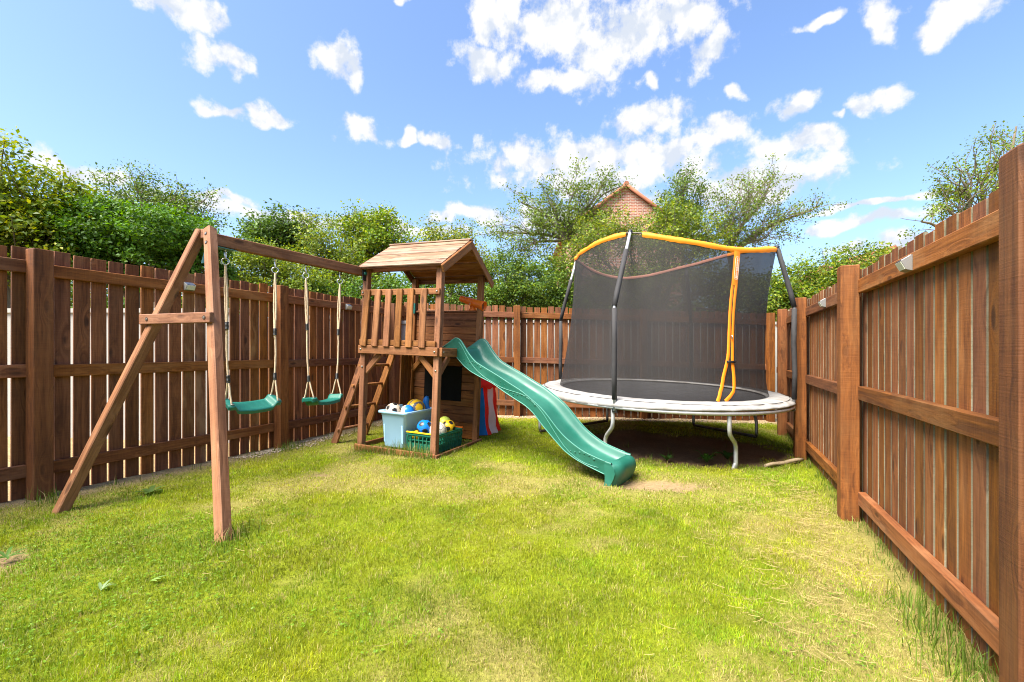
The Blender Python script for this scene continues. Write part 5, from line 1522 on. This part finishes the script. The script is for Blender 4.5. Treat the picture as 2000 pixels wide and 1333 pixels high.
def build_grass():
    def sample(N, y0, y1):
        y = rng.uniform(y0, y1, N); x = rng.uniform(-4.0, 4.6, N)
        ok = (x > LF(y) + .05) & (x < RF(y) - .02) & (y < BACK_Y - .05) & (np.abs(x) < 1.22 * y + .3)
        x, y = x[ok], y[ok]
        bare, dry, gr, tr = masks(x, y)
        keep = rng.random(len(x)) > np.clip(bare * 1.08 + gr * .95 + dry * .12, 0, 1)
        return x[keep], y[keep], dry[keep], bare[keep]
    X = []; Y = []; D = []; Wd = []; H = []
    for y0, y1, dens, w in ((1.25, 2.2, 40000, .0021), (2.2, 3.3, 24000, .0028), (3.3, 4.8, 12500, .0042), (4.8, 7.5, 7000, .0058)):
        x, y, d, b = sample(int(dens * 8.6 * (y1 - y0)), y0, y1)
        X.append(x); Y.append(y); D.append(d); Wd.append(np.full(len(x), w) * rng.uniform(.7, 1.3, len(x)))
        H.append(rng.uniform(.012, .036, len(x)) * (.75 + .5 * fbm(x, y, .35, 88)) * (.62 + .76 * vnoise(x, y, .055, 101)) * (1 - .3 * d))
    x, y, d, w, h = map(np.concatenate, (X, Y, D, Wd, H))
    blades(x, y, h, w, grass_cols(x, y, d, len(x)), .62, 'lawn_grass', 'mown green lawn with yellow dry patches', 'grass', M['blade'])
    # long uncut tufts along fences, posts and the tower boards
    X = []; Y = []; H = []
    def tuft(cx, cy, n, s, h0, h1):
        X.append(cx + rng.normal(0, s, n)); Y.append(cy + rng.normal(0, s, n)); H.append(rng.uniform(h0, h1, n))
    for yy in np.arange(1.0, 6.4, .05):
        if rng.random() < .75: tuft(RF(yy) + .03 + rng.normal(0, .02), yy, int(rng.integers(6, 20)), .03, .03, .13 if yy < 2.4 else .08)
    for yy in (1.5, 1.7, 1.9, 2.1): tuft(RF(yy) - .05, yy, 90, .06, .05, .16)
    for s in np.linspace(0, 1, 26):
        p = tower_pt(-TWd * s, -.085, 0); tuft(p.x, p.y, int(rng.integers(12, 48)), .028, .03, .14)
    for s in np.linspace(.0, .55, 16):
        p = tower_pt(.085, TDp * s, 0); tuft(p.x, p.y, int(rng.integers(3, 16)), .025, .03, .09)
    for s in (.10, .2, .3, .42, .5): 
        p = tower_pt(-s, .035, 0); tuft(p.x, p.y, 60, .035, .06, .19)
    for yy in np.arange(2.6, 7.2, .11):
        if rng.random() < .45: tuft(LF(yy) + .17, yy, int(rng.integers(4, 18)), .03, .03, .12)
    for px_, py_ in ((-3.28, 3.22), (-2.5, 5.1), (-2.45, 5.0), (-1.66, 2.56), (-1.62, 2.68)): tuft(px_, py_, 90, .06, .03, .13)
    for _ in range(26): tuft(rng.uniform(.9, 3.2), rng.uniform(4.5, 7.2), 12, .04, .03, .10)
    x, y, h = map(np.concatenate, (X, Y, H))
    c = np.array((.105, .165, .018)) * rng.uniform(.6, 1.6, (len(x), 1)); k = rng.random(len(x)) < .15; c[k] = np.array((.42, .31, .13))
    blades(x, y, h, np.full(len(x), .0042), c, .42, 'long_grass', 'long uncut grass tufts at fence feet and tower base', 'grass', M['blade'])
build_grass()

def build_straw():
    n = 3600
    y = rng.uniform(1.2, 4.3, n); rf = np.abs(rng.normal(.26, .24, n)) + .10; x = RF(y) - rf / .913
    m = fbm(x, y, .34, 61); keep = (m + rng.normal(0, .10, n)) > .50
    x, y = x[keep], y[keep]
    ex = 900; X2 = rng.uniform(-3, 3, ex); Y2 = rng.uniform(1.4, 4.6, ex); k2 = (X2 < RF(Y2) - .2) & (X2 > LF(Y2) + .3) & (fbm(X2, Y2, .5, 63) > .52)
    x = np.concatenate([x, X2[k2]]); y = np.concatenate([y, Y2[k2]])
    n = len(x); L = rng.uniform(.02, .085, n); a = rng.uniform(0, 6.28, n); cv = rng.normal(0, .22, n)
    z = gz(x, y) + (fbm(x, y, .5, 5) - .5) * .035 + rng.uniform(.012, .032, n)
    v = np.empty((n, 8, 3)); w = .0007 * rng.uniform(.6, 1.4, n)
    for k in range(4):
        s = (k / 3 - .5) * L; aa = a + cv * (k / 3 - .5)
        cx_ = x + np.cos(aa) * s; cy_ = y + np.sin(aa) * s; cz = z + .003 * np.sin(k * 1.1 + a)
        v[:, 2 * k] = np.stack([cx_ - np.sin(aa) * w, cy_ + np.cos(aa) * w, cz], 1); v[:, 2 * k + 1] = np.stack([cx_ + np.sin(aa) * w, cy_ - np.cos(aa) * w, cz + .0008], 1)
    i = np.arange(n)[:, None] * 8
    q = np.concatenate([i + np.array([[2 * k, 2 * k + 1, 2 * k + 3, 2 * k + 2]]) for k in range(3)], 0)
    c = np.array((.33, .245, .10)) * rng.uniform(.6, 1.3, (n, 1))
    me = np_mesh('dry_clippings', v.reshape(-1, 3), q, np.repeat(c, 8, 0), M['straw'])
    tag(link(bpy.data.objects.new('dry_clippings', me)), 'straw coloured dry grass clippings lying along right fence', 'clippings', kind='stuff')
build_straw()

def build_gravel():
    bm = bmesh.new(); bmesh.ops.create_icosphere(bm, subdivisions=1, radius=1.0)
    bv = np.array([v.co[:] for v in bm.verts]); bf = np.array([[v.index for v in f_.verts] for f_ in bm.faces]); bm.free()
    pts = []
    while len(pts) < 1500:
        if random.random() < .6:
            y = random.uniform(4.6, 7.2); x = LF(y) + abs(random.gauss(.06, .09)) + .02
            if fbm(x, y, .7, 91) < .50 and random.random() < .85: continue
        else:
            x = random.uniform(-1.3, 4.1); y = BACK_Y - abs(random.gauss(.10, .10)) - .02
        pts.append((x, y))
    pts = np.array(pts); n = len(pts); r = rng.uniform(.0045, .0125, n)
    sc_ = np.stack([r * rng.uniform(.8, 1.4, n), r * rng.uniform(.8, 1.4, n), r * rng.uniform(.5, .8, n)], 1)
    a = rng.uniform(0, 6.28, n); ca, sa = np.cos(a)[:, None], np.sin(a)[:, None]
    v = bv[None] * sc_[:, None] * (1 + rng.normal(0, .08, (n, 12, 1)))
    vx = v[..., 0] * ca - v[..., 1] * sa; vy = v[..., 0] * sa + v[..., 1] * ca
    z = gz(pts[:, 0], pts[:, 1]) + (fbm(pts[:, 0], pts[:, 1], .5, 5) - .5) * .035
    v = np.stack([vx + pts[:, :1], vy + pts[:, 1:], v[..., 2] + (z + r * .3 + .004)[:, None]], 2)
    f_ = (np.arange(n)[:, None, None] * 12 + bf[None]).reshape(-1, 3)
    me = np_mesh('gravel_strip', v.reshape(-1, 3), f_, None, M['stone'], True)
    tag(link(bpy.data.objects.new('gravel_strip', me)), 'pale gravel strip along the foot of the fences', 'gravel', kind='stuff')
build_gravel()

def build_clover():
    n = 26000; x = rng.uniform(-3.6, 2.4, n); y = rng.uniform(1.4, 4.6, n)
    lush = sstep(1.1, .4, np.hypot((x + 2.1) / .9, (y - 2.6) / .5)) + sstep(1.2, .3, np.hypot((x + 1.9) / .8, (y - 1.9) / .45)) * .8
    p = lush * .8 + sstep(.60, .70, fbm(x, y, .38, 51)) * .55
    ok = (rng.random(n) < p) & (x > LF(y) + .25) & (x < RF(y) - .3) & (np.abs(x) < 1.2 * y + .2); x, y = x[ok], y[ok]
    k = 3; a0 = rng.uniform(0, 6.28, len(x)); P = []; S = []
    z = gz(x, y) + (fbm(x, y, .5, 5) - .5) * .035 + rng.uniform(.010, .024, len(x)); r = rng.uniform(.0028, .0052, len(x))
    for j in range(k):
        a = a0 + j * 2.094; P.append(np.stack([x + np.cos(a) * r, y + np.sin(a) * r, z], 1)); S.append(r * 2.0)
    P = np.concatenate(P); S = np.concatenate(S); nn = rng.normal(size=(len(P), 3)) * .3 + np.array((0, 0, 1.0)); nn /= np.linalg.norm(nn, axis=1, keepdims=True)
    c = np.array((.135, .245, .012)) * rng.uniform(.65, 1.25, (len(P), 1))
    me = leaf_mesh('clover', P, nn, S, c, .95, .1)
    tag(link(bpy.data.objects.new('clover', me)), 'low dark green clover spreading through the lawn', 'clover', kind='stuff')
build_clover()

def weed(label, x, y, n, L, W, col, rise=.5, spread=6.28, a0=0.0):
    t = thing('broadleaf_weed', label, 'weed', (x, y, g(x, y)), 'weeds in the lawn')
    for k in range(n):
        a = a0 + spread * (k + rng.uniform(-.25, .25)) / n; l_ = L * rng.uniform(.7, 1.15); w_ = W * rng.uniform(.8, 1.2); rs = rise * rng.uniform(.6, 1.3)
        d = Vector((math.cos(a), math.sin(a), 0)); s_ = Vector((-d.y, d.x, 0)); rows = []
        for q in range(8):
            f_ = q / 7; c = Vector((x, y, g(x, y) + .012)) + d * (l_ * f_) + Vector((0, 0, l_ * rs * math.sin(f_ * 1.9) * .75))
            ww = w_ * math.sin(math.pi * min(1, f_ * .92 + .06)) ** .7 * .5
            rows.append([c - s_ * ww + Vector((0, 0, ww * .25)), c, c + s_ * ww + Vector((0, 0, ww * .25))])
        b = MB().grid(rows); me = b.mesh('leaf'); cc = np.array(col) * rng.uniform(.75, 1.25)
        set_col(me, np.repeat(cc[None], len(me.vertices), 0)); me.materials.append(M['leaf'])
        link(bpy.data.objects.new('leaf', me), t)
weed('dock weed with broad leaves by the left fence foot', -2.72, 3.42, 6, .10, .035, (.10, .17, .03), .35)
weed('pale grey green thistle rosette in the left foreground grass', -1.87, 2.07, 5, .050, .012, (.17, .25, .10), .5, 2.6, .4)
weed('flat green plantain weed on the bare left patch', -2.62, 2.36, 9, .09, .014, (.06, .13, .02), .25)
weed('pale dock leaf lying in grass near the thistle', -1.72, 2.16, 3, .06, .013, (.20, .31, .07), .2, 1.2, -.2)
weed('green nettle clump under the front of the trampoline', 2.02, 4.72, 9, .12, .05, (.045, .12, .015), .9)
weed('small nettle sprig under trampoline near the slide foot', 1.62, 4.75, 8, .09, .035, (.05, .12, .02), .8)
weed('leafy weed beside the front steel trampoline leg', 2.30, 4.86, 8, .13, .045, (.04, .10, .015), .9)

def build_stick():
    a = Vector((2.56, 4.60, g(2.56, 4.6) + .02)); b_ = Vector((3.10, 4.86, g(3.1, 4.86) + .03))
    pts = [a.lerp(b_, k / 6) + Vector((0, 0, .006 * math.sin(k * 1.7))) for k in range(7)]
    o = MB().tube(pts, [.015, .018, .02, .021, .02, .021, .019], 8).build('wooden_pole', M['log']); tag(o, 'pale wooden pole lying in grass under trampoline edge', 'pole')
build_stick()
